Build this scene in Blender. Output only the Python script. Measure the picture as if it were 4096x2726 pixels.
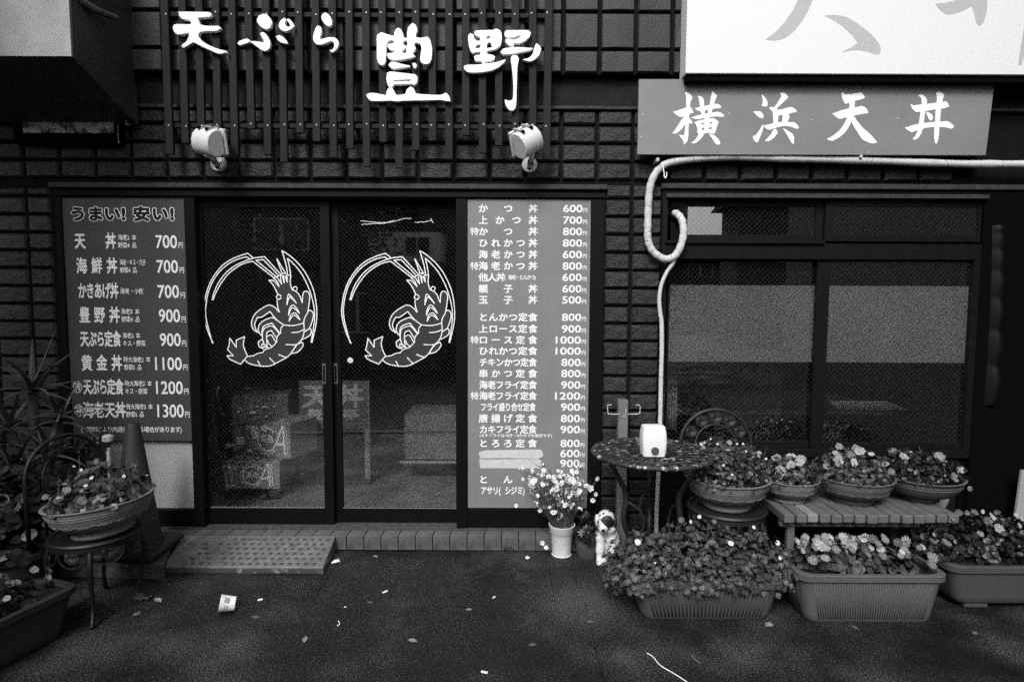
import bpy, bmesh, math, random
from mathutils import Vector, Matrix, noise
import numpy as np
R = math.radians
random.seed(7)
scene = bpy.context.scene
for o in list(bpy.data.objects): bpy.data.objects.remove(o)
COL = scene.collection

# ---------------------------------------------------------------- camera
CAM = Vector((0.0, -3.65, 1.54)); TILT = R(4.1); ROLL = R(0.25); LENS = 21.0
cd = bpy.data.cameras.new('camera'); cd.lens = LENS; cd.sensor_width = 36.0; cd.clip_start = 0.05; cd.clip_end = 500
cam = bpy.data.objects.new('camera', cd); COL.objects.link(cam); scene.camera = cam
CM = Matrix.Rotation(R(90) - TILT, 4, 'X') @ Matrix.Rotation(ROLL, 4, 'Z')
cam.matrix_world = Matrix.Translation(CAM) @ CM
# ---------------------------------------------------------------- sky, sun, exposure
SUN_EL, SUN_AZ = 44.0, 16.0           # elevation; degrees left of straight out from the shop
w = bpy.data.worlds.new('World'); scene.world = w; w.use_nodes = True
nt = w.node_tree; bg = nt.nodes['Background']
sky = nt.nodes.new('ShaderNodeTexSky'); sky.sky_type = 'NISHITA'; sky.sun_disc = False
sky.sun_elevation = R(SUN_EL); sky.sun_rotation = R(180 + SUN_AZ); sky.air_density = 1.0; sky.dust_density = 4.0
bw = nt.nodes.new('ShaderNodeRGBToBW')                      # black and white film
nt.links.new(sky.outputs[0], bw.inputs[0]); nt.links.new(bw.outputs[0], bg.inputs[0])
bg.inputs[1].default_value = 0.13
sl = bpy.data.lights.new('sun', 'SUN'); sl.energy = 1.1; sl.angle = R(16); sl.color = (1, 1, 1)
sun = bpy.data.objects.new('sun', sl); COL.objects.link(sun)
sd = Vector((-math.sin(R(SUN_AZ)) * math.cos(R(SUN_EL)), -math.cos(R(SUN_AZ)) * math.cos(R(SUN_EL)), math.sin(R(SUN_EL))))
sun.rotation_euler = sd.to_track_quat('Z', 'Y').to_euler(); sun.location = sd * 30
scene.view_settings.view_transform = 'Standard'; scene.view_settings.look = 'None'
scene.view_settings.exposure = 1.0; scene.view_settings.gamma = 1.0
scene.view_settings.use_curve_mapping = False
scene.cycles.use_denoising = False; scene.cycles.use_adaptive_sampling = False
scene.cycles.max_bounces = 8; scene.cycles.transparent_max_bounces = 12

# ---------------------------------------------------------------- pixel (of the 4096 photo) -> place
F = LENS / 36.0 * 4096
def ray(px, py):
    return (CM.to_3x3() @ Vector(((px - 2048) / F, -(py - 1363) / F, -1.0)))
def at(px, py, Y=0.0):
    d = ray(px, py); return CAM + d * ((Y - CAM.y) / d.y)
def atz(px, py, Z=0.0):
    d = ray(px, py); return CAM + d * ((Z - CAM.z) / d.z)
def mpp(px, py, Y=0.0): return at(px + 1, py, Y).x - at(px, py, Y).x

# ---------------------------------------------------------------- materials (all grey: black and white photograph)
MATS = {}
def mat(name, v, rough=0.7, spec=0.3, var=0.0, vs=8.0, bump=0.0, bs=80.0, metal=0.0, v2=None, mscale=6.0, mlo=0.5, mhi=0.6, bump2=0.0, bs2=10.0, trans=0.0, tone=0.0):
    """v base grey; var soft variation; v2 a second grey in worn patches (noise mlo..mhi)."""
    if name in MATS: return MATS[name]
    m = bpy.data.materials.new(name); m.use_nodes = True; t = m.node_tree; N = t.nodes; L = t.links
    p = N['Principled BSDF']; p.inputs['Roughness'].default_value = rough
    p.inputs['Specular IOR Level'].default_value = spec; p.inputs['Metallic'].default_value = metal
    p.inputs['Base Color'].default_value = (v, v, v, 1)
    tc = N.new('ShaderNodeTexCoord')
    col = None
    if var or v2 is not None:
        def g(x):
            r = N.new('ShaderNodeRGB'); r.outputs[0].default_value = (x, x, x, 1); return r.outputs[0]
        col = g(v)
        if var:
            n = N.new('ShaderNodeTexNoise'); n.inputs['Scale'].default_value = vs; n.inputs['Detail'].default_value = 8; n.inputs['Roughness'].default_value = 0.65
            L.new(tc.outputs['Object'], n.inputs['Vector'])
            mr = N.new('ShaderNodeMapRange'); mr.inputs[1].default_value = 0.3; mr.inputs[2].default_value = 0.7
            mr.inputs[3].default_value = 1 - var; mr.inputs[4].default_value = 1 + var; L.new(n.outputs[0], mr.inputs[0])
            mx = N.new('ShaderNodeMix'); mx.data_type = 'RGBA'; mx.blend_type = 'MULTIPLY'; mx.inputs[0].default_value = 1
            L.new(col, mx.inputs[6]); L.new(mr.outputs[0], mx.inputs[7]); col = mx.outputs[2]
        if v2 is not None:
            n = N.new('ShaderNodeTexNoise'); n.inputs['Scale'].default_value = mscale; n.inputs['Detail'].default_value = 10; n.inputs['Roughness'].default_value = 0.7
            L.new(tc.outputs['Object'], n.inputs['Vector'])
            mr = N.new('ShaderNodeMapRange'); mr.inputs[1].default_value = mlo; mr.inputs[2].default_value = mhi; L.new(n.outputs[0], mr.inputs[0])
            mx = N.new('ShaderNodeMix'); mx.data_type = 'RGBA'; L.new(mr.outputs[0], mx.inputs[0])
            L.new(col, mx.inputs[6]); L.new(g(v2), mx.inputs[7]); col = mx.outputs[2]
        if tone:                                            # each piece fired a little lighter or darker
            oi = N.new('ShaderNodeObjectInfo'); mr = N.new('ShaderNodeMapRange'); mr.inputs[3].default_value = 1 - tone; mr.inputs[4].default_value = 1 + tone; L.new(oi.outputs['Random'], mr.inputs[0])
            mx = N.new('ShaderNodeMix'); mx.data_type = 'RGBA'; mx.blend_type = 'MULTIPLY'; mx.inputs[0].default_value = 1
            L.new(col, mx.inputs[6]); L.new(mr.outputs[0], mx.inputs[7]); col = mx.outputs[2]
        L.new(col, p.inputs['Base Color'])
    last = None
    for b, s in ((bump2, bs2), (bump, bs)):
        if b:
            n = N.new('ShaderNodeTexNoise'); n.inputs['Scale'].default_value = s; n.inputs['Detail'].default_value = 6; n.inputs['Roughness'].default_value = 0.6
            L.new(tc.outputs['Object'], n.inputs['Vector'])
            bp = N.new('ShaderNodeBump'); bp.inputs['Strength'].default_value = b; bp.inputs['Distance'].default_value = 0.6 / s
            L.new(n.outputs[0], bp.inputs['Height'])
            if last: L.new(last, bp.inputs['Normal'])
            last = bp.outputs[0]
    if last: L.new(last, p.inputs['Normal'])
    if trans:
        tr = N.new('ShaderNodeBsdfTranslucent'); tr.inputs[0].default_value = (v, v, v, 1)
        ms = N.new('ShaderNodeMixShader'); ms.inputs[0].default_value = trans
        if col: L.new(col, tr.inputs[0])
        L.new(p.outputs[0], ms.inputs[1]); L.new(tr.outputs[0], ms.inputs[2]); L.new(ms.outputs[0], N['Material Output'].inputs[0])
    MATS[name] = m; return m

def glass_mat(name, tint=0.97, refl=0.19):
    m = bpy.data.materials.new(name); m.use_nodes = True; t = m.node_tree; N = t.nodes; L = t.links
    N.remove(N['Principled BSDF'])
    tr = N.new('ShaderNodeBsdfTransparent'); tr.inputs[0].default_value = (tint,) * 3 + (1,)
    gl = N.new('ShaderNodeBsdfGlossy'); gl.inputs['Roughness'].default_value = 0.0; gl.inputs[0].default_value = (1, 1, 1, 1)
    ge = N.new('ShaderNodeNewGeometry'); dt_ = N.new('ShaderNodeVectorMath'); dt_.operation = 'DOT_PRODUCT'; L.new(ge.outputs['Incoming'], dt_.inputs[0]); L.new(ge.outputs['Normal'], dt_.inputs[1])
    ab = N.new('ShaderNodeMath'); ab.operation = 'ABSOLUTE'; L.new(dt_.outputs['Value'], ab.inputs[0])
    om = N.new('ShaderNodeMath'); om.operation = 'SUBTRACT'; om.inputs[0].default_value = 1.0; om.use_clamp = True; L.new(ab.outputs[0], om.inputs[1])
    pw = N.new('ShaderNodeMath'); pw.operation = 'POWER'; pw.inputs[1].default_value = 5.0; L.new(om.outputs[0], pw.inputs[0])
    mu = N.new('ShaderNodeMath'); mu.operation = 'MULTIPLY_ADD'; mu.inputs[1].default_value = 0.91; mu.inputs[2].default_value = refl; L.new(pw.outputs[0], mu.inputs[0])   # Schlick, both faces of the pane at once
    ms = N.new('ShaderNodeMixShader'); L.new(mu.outputs[0], ms.inputs[0]); L.new(tr.outputs[0], ms.inputs[1]); L.new(gl.outputs[0], ms.inputs[2])
    L.new(ms.outputs[0], N['Material Output'].inputs[0]); MATS[name] = m; return m

# ---------------------------------------------------------------- things, parts
LOC = {}
def tag(o, label=None, cat=None, group=None, kind=None):
    if label: o['label'] = label
    if cat: o['category'] = cat
    if group: o['group'] = group
    if kind: o['kind'] = kind
    return o
def thing(name, label, cat, loc=(0, 0, 0), group=None):
    o = bpy.data.objects.new(name, None); COL.objects.link(o); o.empty_display_size = 0.05
    o.location = loc; LOC[o] = Vector(loc); return tag(o, label, cat, group)
def link_mesh(name, me, m, parent=None, smooth=False):
    me.name = name
    if m is not None:
        me.materials.clear(); me.materials.append(m)
    o = bpy.data.objects.new(name, me); COL.objects.link(o)
    if parent is not None:
        o.parent = parent; LOC[o] = LOC.get(parent, Vector())
        if LOC[o].length: me.transform(Matrix.Translation(-LOC[o]))
    if smooth:
        me.polygons.foreach_set('use_smooth', [True] * len(me.polygons))
    return o
def dup(root, loc=None, rotz=None, parent=None):
    c = root.copy(); COL.objects.link(c)
    if parent is not None: c.parent = parent
    for ch in list(root.children): dup(ch, parent=c)
    if loc is not None: c.location = loc; LOC[c] = Vector(loc)
    if rotz is not None: c.rotation_euler.z = rotz
    return c

def pane(x0, x1, y0, y1, z0, z1, parent):
    """a pane of glass: the street face reflects, the other faces are clear."""
    o = MB().box(x0, x1, y0, y1, z0, z1).build('glass_pane', MATS['clear_pane'], parent)
    o.data.materials.append(MATS['clear_body'])
    for p in o.data.polygons: p.material_index = 0 if p.normal.y < -0.9 else 1
    return o
def clear_mat(name):
    m = bpy.data.materials.new(name); m.use_nodes = True; N = m.node_tree.nodes; N.remove(N['Principled BSDF'])
    tr = N.new('ShaderNodeBsdfTransparent'); m.node_tree.links.new(tr.outputs[0], N['Material Output'].inputs[0]); MATS[name] = m
def wire_mesh(x0, x1, z0, z1, Y, pitch, widths, m, parent):
    """the diagonal wires cast into a pane."""
    mb = MB()
    for sg, wd in zip((-1, 1), widths):
        k = -(z1 - z0) if sg > 0 else 0.0
        while k < (x1 - x0) + (0 if sg > 0 else (z1 - z0)):
            # line x = x0 + k + sg * (z - z0)
            za, zb = z0, z1
            lo, hi = (x0 - x0 - k) / sg + z0, (x1 - x0 - k) / sg + z0
            za, zb = max(za, min(lo, hi)), min(zb, max(lo, hi))
            if zb - za > .004:
                mb.ribbon([(x0 + k + sg * (za - z0), Y - .0002 * (sg > 0), za), (x0 + k + sg * (zb - z0), Y - .0002 * (sg > 0), zb)], wd, (0, -1, 0))
            k += pitch
    o = mb.build('wire_mesh', m, parent, fix=False); o['kind'] = 'stuff'; return o

class MB:
    def __init__(s): s.v = []; s.f = []
    def add(s, vs, fs):
        b = len(s.v); s.v += [tuple(x) for x in vs]; s.f += [tuple(i + b for i in f) for f in fs]; return s
    def box(s, x0, x1, y0, y1, z0, z1):
        if x0 > x1: x0, x1 = x1, x0
        if y0 > y1: y0, y1 = y1, y0
        if z0 > z1: z0, z1 = z1, z0
        return s.hexa([(x0, y0, z0), (x1, y0, z0), (x1, y1, z0), (x0, y1, z0), (x0, y0, z1), (x1, y0, z1), (x1, y1, z1), (x0, y1, z1)])
    def hexa(s, p):
        return s.add(p, [(3, 2, 1, 0), (4, 5, 6, 7), (0, 1, 5, 4), (1, 2, 6, 5), (2, 3, 7, 6), (3, 0, 4, 7)])
    def quad(s, a, b, c, d): return s.add([a, b, c, d], [(0, 1, 2, 3)])
    def slab(s, pts, y0, y1):
        """front polygon given as (x,z) list, extruded from y0 (front) to y1."""
        n = len(pts)
        vs = [(x, y0, z) for x, z in pts] + [(x, y1, z) for x, z in pts]
        fs = [tuple(range(n)), tuple(range(2 * n - 1, n - 1, -1))] + [(i, i + n, (i + 1) % n + n, (i + 1) % n) for i in range(n)]
        return s.add(vs, fs)
    def tube(s, path, rad, n=8, cap=True):
        P = [Vector(p) for p in path]; k = len(P)
        if not hasattr(rad, '__len__'): rad = [rad] * k
        up = None; rings = []
        for i, p in enumerate(P):
            t = (P[min(i + 1, k - 1)] - P[max(i - 1, 0)])
            t = t.normalized() if t.length > 1e-9 else Vector((0, 0, 1))
            if up is None: up = t.orthogonal().normalized()
            up = (up - t * up.dot(t)); up = up.normalized() if up.length > 1e-6 else t.orthogonal().normalized()
            sd_ = t.cross(up)
            rings.append([p + (up * math.cos(a) + sd_ * math.sin(a)) * rad[i] for a in [2 * math.pi * j / n for j in range(n)]])
        vs = [q for r in rings for q in r]
        fs = [(i * n + j, i * n + (j + 1) % n, (i + 1) * n + (j + 1) % n, (i + 1) * n + j) for i in range(k - 1) for j in range(n)]
        if cap: fs += [tuple(range(n - 1, -1, -1)), tuple((k - 1) * n + j for j in range(n))]
        return s.add(vs, fs)
    def ribbon(s, path, wid, nrm):
        """flat strip of width wid (list or number) with face normal nrm."""
        P = [Vector(p) for p in path]; k = len(P); nrm = Vector(nrm)
        if not hasattr(wid, '__len__'): wid = [wid] * k
        vs = []
        for i, p in enumerate(P):
            t = (P[min(i + 1, k - 1)] - P[max(i - 1, 0)]).normalized(); sd_ = t.cross(nrm).normalized() * wid[i] * 0.5
            vs += [p - sd_, p + sd_]
        return s.add(vs, [(2 * i, 2 * i + 1, 2 * i + 3, 2 * i + 2) for i in range(k - 1)])
    def lathe(s, prof, c=(0, 0, 0), n=32, sx=1, sy=1, ripple=None):
        k = len(prof); c = Vector(c); vs = []
        for r, z in prof:
            for j in range(n):
                a = 2 * math.pi * j / n; rr = r * (ripple(a, z) if ripple else 1)
                vs.append((c.x + rr * sx * math.cos(a), c.y + rr * sy * math.sin(a), c.z + z))
        fs = [(i * n + j, i * n + (j + 1) % n, (i + 1) * n + (j + 1) % n, (i + 1) * n + j) for i in range(k - 1) for j in range(n)]
        return s.add(vs, fs)
    def disc(s, c, r, nrm=(0, 0, 1), n=16, r2=None):
        q = Vector(nrm).to_track_quat('Z', 'Y'); c = Vector(c)
        vs = [c + q @ Vector((r * math.cos(2 * math.pi * j / n), (r2 or r) * math.sin(2 * math.pi * j / n), 0)) for j in range(n)]
        return s.add(vs, [tuple(range(n))])
    def cyl(s, a, b, r, n=16): return s.tube([a, b], r, n)
    def mesh(s, name):
        me = bpy.data.meshes.new(name); me.from_pydata(s.v, [], s.f); me.validate(); me.update(); return me
    def build(s, name, m, parent=None, smooth=False, bevel=0.0, fix=True):
        me = s.mesh(name)
        if fix or bevel:
            b = bmesh.new(); b.from_mesh(me)
            if fix: bmesh.ops.recalc_face_normals(b, faces=b.faces)
            if bevel: bmesh.ops.bevel(b, geom=[e for e in b.edges if len(e.link_faces) == 2 and e.calc_face_angle(0) > 0.6], offset=bevel, segments=1, affect='EDGES', clamp_overlap=True)
            b.to_mesh(me); b.free()
        o = link_mesh(name, me, m, parent, smooth)
        if smooth == 'auto':
            me.set_sharp_from_angle(angle=R(40))
        return o
def single(o, label, cat, group=None):
    """a thing that is one mesh: put its origin at its base."""
    me = o.data; c = np.empty(len(me.vertices) * 3); me.vertices.foreach_get('co', c); c = c.reshape(-1, 3)
    b = Vector(((c[:, 0].min() + c[:, 0].max()) / 2, (c[:, 1].min() + c[:, 1].max()) / 2, c[:, 2].min()))
    me.transform(Matrix.Translation(-b)); o.location = b; LOC[o] = b
    return tag(o, label, cat, group)

def catmull(P, n=4, closed=False):
    P = [Vector(p) for p in P]; k = len(P); out = []
    for i in range(k if closed else k - 1):
        if closed: p0, p1, p2, p3 = P[i - 1], P[i], P[(i + 1) % k], P[(i + 2) % k]
        else: p0, p1, p2, p3 = P[max(i - 1, 0)], P[i], P[i + 1], P[min(i + 2, k - 1)]
        for j in range(n):
            t = j / n
            out.append(0.5 * ((2 * p1) + (p2 - p0) * t + (2 * p0 - 5 * p1 + 4 * p2 - p3) * t * t + (3 * p1 - p0 - 3 * p2 + p3) * t ** 3))
    if not closed: out.append(P[-1])
    return out
def soften(P, n=3):
    """round a traced outline, keep its sharp corners."""
    P = [Vector(p) for p in P]; k = len(P); out = []
    for i in range(k):
        a, b, c = P[i - 1], P[i], P[(i + 1) % k]
        u, v = (b - a), (c - b)
        if u.length < 1e-6 or v.length < 1e-6: continue
        ang = u.angle(v)
        if ang > 1.15: out.append(b); continue
        p, q = b - u * 0.25, b + v * 0.25
        for j in range(n + 1):
            t = j / n; out.append(p * (1 - t) ** 2 + b * 2 * t * (1 - t) + q * t * t)
    return out
def fill2d(polys, y, thick, bevel=0.0):
    """closed (x,z) outlines (inner ones become holes) -> mesh standing at depth y, front towards the street."""
    cu = bpy.data.curves.new('outline', 'CURVE'); cu.dimensions = '2D'; cu.fill_mode = 'BOTH' if thick == 0 else 'BOTH'
    cu.extrude = thick / 2; cu.bevel_depth = bevel; cu.bevel_resolution = 1
    for P in polys:
        s = cu.splines.new('POLY'); s.points.add(len(P) - 1); s.use_cyclic_u = True
        for i, p in enumerate(P): s.points[i].co = (p[0], p[1], 0, 1)
    ob = bpy.data.objects.new('outline', cu); me = bpy.data.meshes.new_from_object(ob)
    bpy.data.objects.remove(ob); bpy.data.curves.remove(cu)
    me.transform(Matrix(((1, 0, 0, 0), (0, 0, -1, y), (0, 1, 0, 0), (0, 0, 0, 1))))
    return me
def traced(polys, region, scale, Y, thick=0.0, bevel=0.0, yc=None, smooth=True):
    """outlines traced on a zoomed crop -> mesh at depth Y."""
    out = []
    for P in polys:
        Q = soften(P) if smooth else [Vector(p) for p in P]
        q = []
        for p in Q:
            a = at(region[0] + p[0] / scale, region[1] + p[1] / scale, Y); q.append((a.x, a.z))
        out.append(q)
    return fill2d(out, Y if yc is None else yc, thick, bevel)

# ---------------------------------------------------------------- lettering
GL = {}
def text_mesh(body):
    if body in GL: return GL[body]
    cu = bpy.data.curves.new('t', 'FONT'); cu.body = body; cu.resolution_u = 3; cu.fill_mode = 'BOTH'
    ob = bpy.data.objects.new('t', cu); me = bpy.data.meshes.new_from_object(ob)
    v = np.empty(len(me.vertices) * 3); me.vertices.foreach_get('co', v); v = v.reshape(-1, 3)[:, :2].copy()
    f = [tuple(p.vertices) for p in me.polygons]
    bpy.data.objects.remove(ob); bpy.data.curves.remove(cu); bpy.data.meshes.remove(me)
    GL[body] = (v, f); return GL[body]
def em_box():
    v, _ = text_mesh('国'); lo, hi = v.min(0), v.max(0); return (lo + hi) / 2, (hi - lo) / 0.86
def put(mb, v, f, c0, s, cx, cz, sx, sz, Y, bold=0.0, n=4):
    """bold print: the glyph struck several times round its place, each a hair in front of the last."""
    for i in range(n if bold else 1):
        a = 2 * math.pi * (i + 0.5) / n; ox, oz = (bold * math.cos(a), bold * math.sin(a)) if bold else (0, 0)
        mb.add([(cx + ((p[0] - c0[0]) / s[0] + ox) * sx, Y - 0.00004 * i, cz + ((p[1] - c0[1]) / s[1] + oz) * sz) for p in v], f)
def row(chars, xa, xb, yc, w_, h_, Y, name, m, parent, bold=0.02):
    """characters evenly spaced between the centres xa and xb (photo pixels)."""
    mb = MB(); c0, s = em_box(); n = len(chars)
    for i, ch in enumerate(chars):
        if ch == ' ': continue
        px = xa if n == 1 else xa + (xb - xa) * i / (n - 1)
        v, f = text_mesh(ch); p = at(px, yc, Y); k = mpp(px, yc, Y)
        put(mb, v, f, c0, s, p.x, p.z, w_ * k, h_ * k, Y, bold)
        if h_ >= 30:                                        # large characters are parts one by one
            mb.build(name, m, parent, fix=False); mb = MB()
    if mb.v: return mb.build(name, m, parent, fix=False)
def fit(body, x0, y0, x1, y1, Y, name, m, parent, bold=0.02):
    """a run of text stretched to a box of the photo."""
    v, f = text_mesh(body); lo, hi = v.min(0), v.max(0)
    a, b = at(x0, y0, Y), at(x1, y1, Y); mb = MB(); h = a.z - b.z; e = bold * h
    v2 = np.stack([(v[:, 0] - lo[0]) / (hi[0] - lo[0]) * (b.x - a.x - 2 * e) + e, (v[:, 1] - lo[1]) / (hi[1] - lo[1]) * (h - 2 * e) + e], 1)
    put(mb, v2, f, (0, 0), (1, 1), a.x, b.z, 1, 1, Y, e)
    return mb.build(name, m, parent, fix=False)

# material palette
M_TILE = mat('split_face_tile', 0.016, 0.5, 0.4, var=0.35, vs=25, bump=0.9, bs=90, bump2=0.7, bs2=28, v2=0.22, mscale=55, mlo=0.73, mhi=0.79, tone=0.35)
M_TILE_UP = mat('square_face_tile', 0.021, 0.5, 0.35, var=0.3, vs=25, bump=0.7, bs=120, tone=0.25)
M_MORTAR = mat('dark_mortar', 0.006, 0.9, 0.1, var=0.3, vs=20, bump=0.4, bs=100, v2=0.016, mscale=5, mlo=0.6, mhi=0.75)
M_BAND = mat('rough_render', 0.011, 0.85, 0.2, var=0.3, vs=15, bump=0.8, bs=110)
M_FRAME = mat('dark_aluminium', 0.0035, 0.5, 0.12, var=0.2, vs=14)
M_LEDGE = mat('weathered_ledge', 0.030, 0.7, 0.3, var=0.45, vs=30, v2=0.07, mscale=22, mlo=0.58, mhi=0.7)
M_SLAT = mat('slat_paint', 0.014, 0.65, 0.15, var=0.25, vs=18, bump=0.15, bs=200)
M_WHITE = mat('white_plate', 0.86, 0.6, 0.3)
M_LETTER_SIDE = None
M_SCREW = mat('zinc_screw', 0.45, 0.35, 0.5)
M_BLACK = mat('black_void', 0.002, 0.9, 0.05)
M_PRINT = mat('white_print', 0.80, 0.7, 0.2)
M_BLACKPRINT = mat('black_print', 0.010, 0.7, 0.2)
# ================================================================ THE SHOP BUILDING
X0, X1 = -3.75, 3.75
YT = 0.0            # face of the tiles
YM = 0.020          # mortar bed
def zy(py, Y=0.0, px=2048): return at(px, py, Y).z
def xx(px, py, Y=0.0): return at(px, py, Y).x
shop = thing('tempura_shop', 'dark tiled street front of the tempura shop with sliding doors and window', 'building', (0, 0, 0))

# -- main outlines in metres
DL, DR = xx(215, 760), xx(2420, 760)              # door frame opening
DTOP = zy(755, 0, 1300)
WL, WR = xx(2651, 760), xx(3905, 760)
WTOP = zy(757, 0, 3300); WBOT = 0.56
ZLEDGE = zy(432, -0.01, 1900)
ZUP = zy(292, -0.06, 2300)

lw = MB()          # lower wall backing, in rectangles round the openings
for (a, b, c, d) in ((X0, DL, 0, DTOP), (X0, WR + 0.9, DTOP, ZLEDGE), (DR, WL, 0, DTOP), (WL, WR, 0, WBOT), (WL, WR, WTOP, DTOP)):
    if d > c: lw.box(a, b, YM, 0.14, c, d)
lower_wall = lw.build('lower_wall', M_MORTAR, shop)

def tile_mesh(name, w_, h_, dep, bev, rag=0.003, seed=0):
    rnd = random.Random(seed); a, b = w_ / 2, h_ / 2
    def j(): return rnd.uniform(-rag, rag)
    V = [(-a, 0, -b), (a, 0, -b), (a, 0, b), (-a, 0, b)]
    V += [(x, -dep * 0.55, z) for x, z in ((-a + .001, -b + .001), (a - .001, -b + .001), (a - .001, b - .001), (-a + .001, b - .001))]
    V += [(x + j(), -dep + j() * 0.8, z + j()) for x, z in ((-a + bev, -b + bev), (0, -b + bev), (a - bev, -b + bev), (a - bev, b - bev), (0, b - bev), (-a + bev, b - bev))]
    Fc = [(0, 1, 5, 4), (1, 2, 6, 5), (2, 3, 7, 6), (3, 0, 4, 7), (4, 5, 10, 9, 8), (5, 6, 11, 10), (6, 7, 13, 12, 11), (7, 4, 8, 13), (8, 9, 12, 13), (9, 10, 11, 12)]
    me = bpy.data.meshes.new(name); me.from_pydata(V, [], Fc); me.update(); return me
def tiles(parent, rects, gx, gz, gap, dep, Yb, m, bev, name='wall_tile'):
    """gx, gz: sorted joint positions; tiles are clipped to each rectangle."""
    cache = {}; n = 0
    for (a, b, c, d) in rects:
        for i in range(len(gx) - 1):
            for k in range(len(gz) - 1):
                xa, xb = max(gx[i] + gap / 2, a), min(gx[i + 1] - gap / 2, b)
                za, zb = max(gz[k] + gap * 0.35, c), min(gz[k + 1] - gap * 0.35, d)
                if xb - xa < 0.03 or zb - za < 0.025: continue
                key = (round(xb - xa, 3), round(zb - za, 3), (i * 7 + k * 3) % 4)
                if key not in cache:
                    me = tile_mesh(name, key[0], key[1], dep, min(bev, key[1] * 0.3), seed=hash(key) % 1000); me.materials.append(m); cache[key] = me
                o = bpy.data.objects.new(name, cache[key]); COL.objects.link(o); o.parent = parent
                o.location = ((xa + xb) / 2, Yb + random.uniform(-0.0015, 0.0015), (za + zb) / 2); n += 1
    return n
xj = xx(2246, 520, YT); pit = xx(2390, 520, YT) - xj
gx = [xj + pit * k for k in range(-18, 12)]
zj = [zy(v, YT, 2450) for v in (722, 648, 576, 502)]; rp = (zj[3] - zj[0]) / 3
gz = [zj[0] + rp * k for k in range(-22, 5)]
gz = [z for z in gz if z < ZLEDGE - 0.06] + [ZLEDGE - 0.004]
XRW = xx(4096, 700) + 0.15
n1 = tiles(lower_wall, [(X0 + .3, DL - 0.03, 0.03, DTOP + 0.0), (X0 + .3, XRW, DTOP + 0.028, ZLEDGE - 0.004), (DR + 0.006, WL - 0.004, 0.03, DTOP + 0.028)],
           gx, gz, 0.017, 0.026, YM + .003, M_TILE, 0.011)
# upper storey skin: larger square tiles standing proud
uw = MB(); uw.box(X0, X1 + 0.3, -0.035, 0.14, ZUP, 4.2)
upper_wall = uw.build('upper_wall', M_MORTAR, shop)
gz2 = [ZUP - 0.002, zy(196, -0.06, 2300), zy(46, -0.06, 2300)]
gz2 += [gz2[2] + (gz2[1] - gz2[0]) * k for k in (1.6, 2.6)]
gx2 = [xx(2253, 200, -0.06) + pit * 0.985 * k for k in range(-16, 5)]
n2 = tiles(upper_wall, [(X0 + .3, xx(2760, 200, -0.06), ZUP + 0.001, gz2[-2])], gx2, gz2, 0.020, 0.022, -0.035, M_TILE_UP, 0.007)
MB().box(X0, X1 + 0.3, 0.010, 0.14, ZLEDGE + 0.012, ZUP).build('recessed_band', M_BAND, shop)
MB().box(X0, xx(2418, 430, -0.02), -0.018, 0.12, ZLEDGE - 0.006, ZLEDGE + 0.014).build('ledge_strip', M_LEDGE, shop, bevel=0.003)
MB().box(xx(2418, 430, -0.02) + 0.003, X1 + .3, -0.014, 0.12, ZLEDGE - 0.006, ZLEDGE + 0.012).build('ledge_strip', M_LEDGE, shop, bevel=0.003)
# left pier return, right end pier
MB().box(WR + 0.02, X1 + 0.3, 0.03, 0.14, 0, DTOP).build('end_pier', M_BLACK, shop)

# -- door surround
fr = MB()
fr.box(DL - 0.02, DR + 0.012, -0.022, 0.12, zy(753, -0.02, 1300), zy(733, -0.02, 1300))
fr.build('door_head_ledge', M_LEDGE, shop, bevel=0.003)
zhead0, zhead1 = zy(790, 0.0, 1300), zy(753, -0.02, 1300) - 0.002
f2 = MB(); f2.box(DL, DR, 0.004, 0.12, zhead0, zhead1); f2.box(DL, DR, -0.008, 0.0035, zhead0 + 0.006, zhead0 + 0.032)
f2.build('door_head', M_FRAME, shop)
ZST = 0.088; ZSILL = ZST + 0.012
YB = 0.030                                              # boards
xpost = [(215, 240), (733, 775), (1823, 1868), (2366, 2420)]
for (a, b) in xpost:
    MB().box(xx(a, 800, 0.0) , xx(b, 800, 0.0), 0.002, 0.10, ZSILL, zhead0 - 0.001).build('door_post', M_FRAME, shop, bevel=0.002)
MB().box(DL, DR, 0.0015, 0.13, ZST + 0.0005, ZSILL - 0.001).build('door_sill', mat('worn_sill', 0.06, 0.5, 0.4, var=0.4, vs=30), shop)
# kick rails under the menu boards
for (a, b) in ((240, 733), (1868, 2366)):
    p = MB(); p.box(xx(a, 800, 0) + .002, xx(b, 800, 0) - .002, 0.012, 0.09, ZSILL + 0.001, zy(2037, 0.012, (a + b) / 2))
    p.build('kick_rail', M_FRAME, shop, bevel=0.002)
    MB().box(xx(a, 800, 0) + .002, xx(b, 800, 0) - .002, 0.045, 0.09, zy(2037, 0.012, (a + b) / 2) + .001, zhead0 - 0.001).build('side_panel', mat('pale_side_panel', 0.34, 0.6, 0.3, var=0.15, vs=4), shop)

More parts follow.
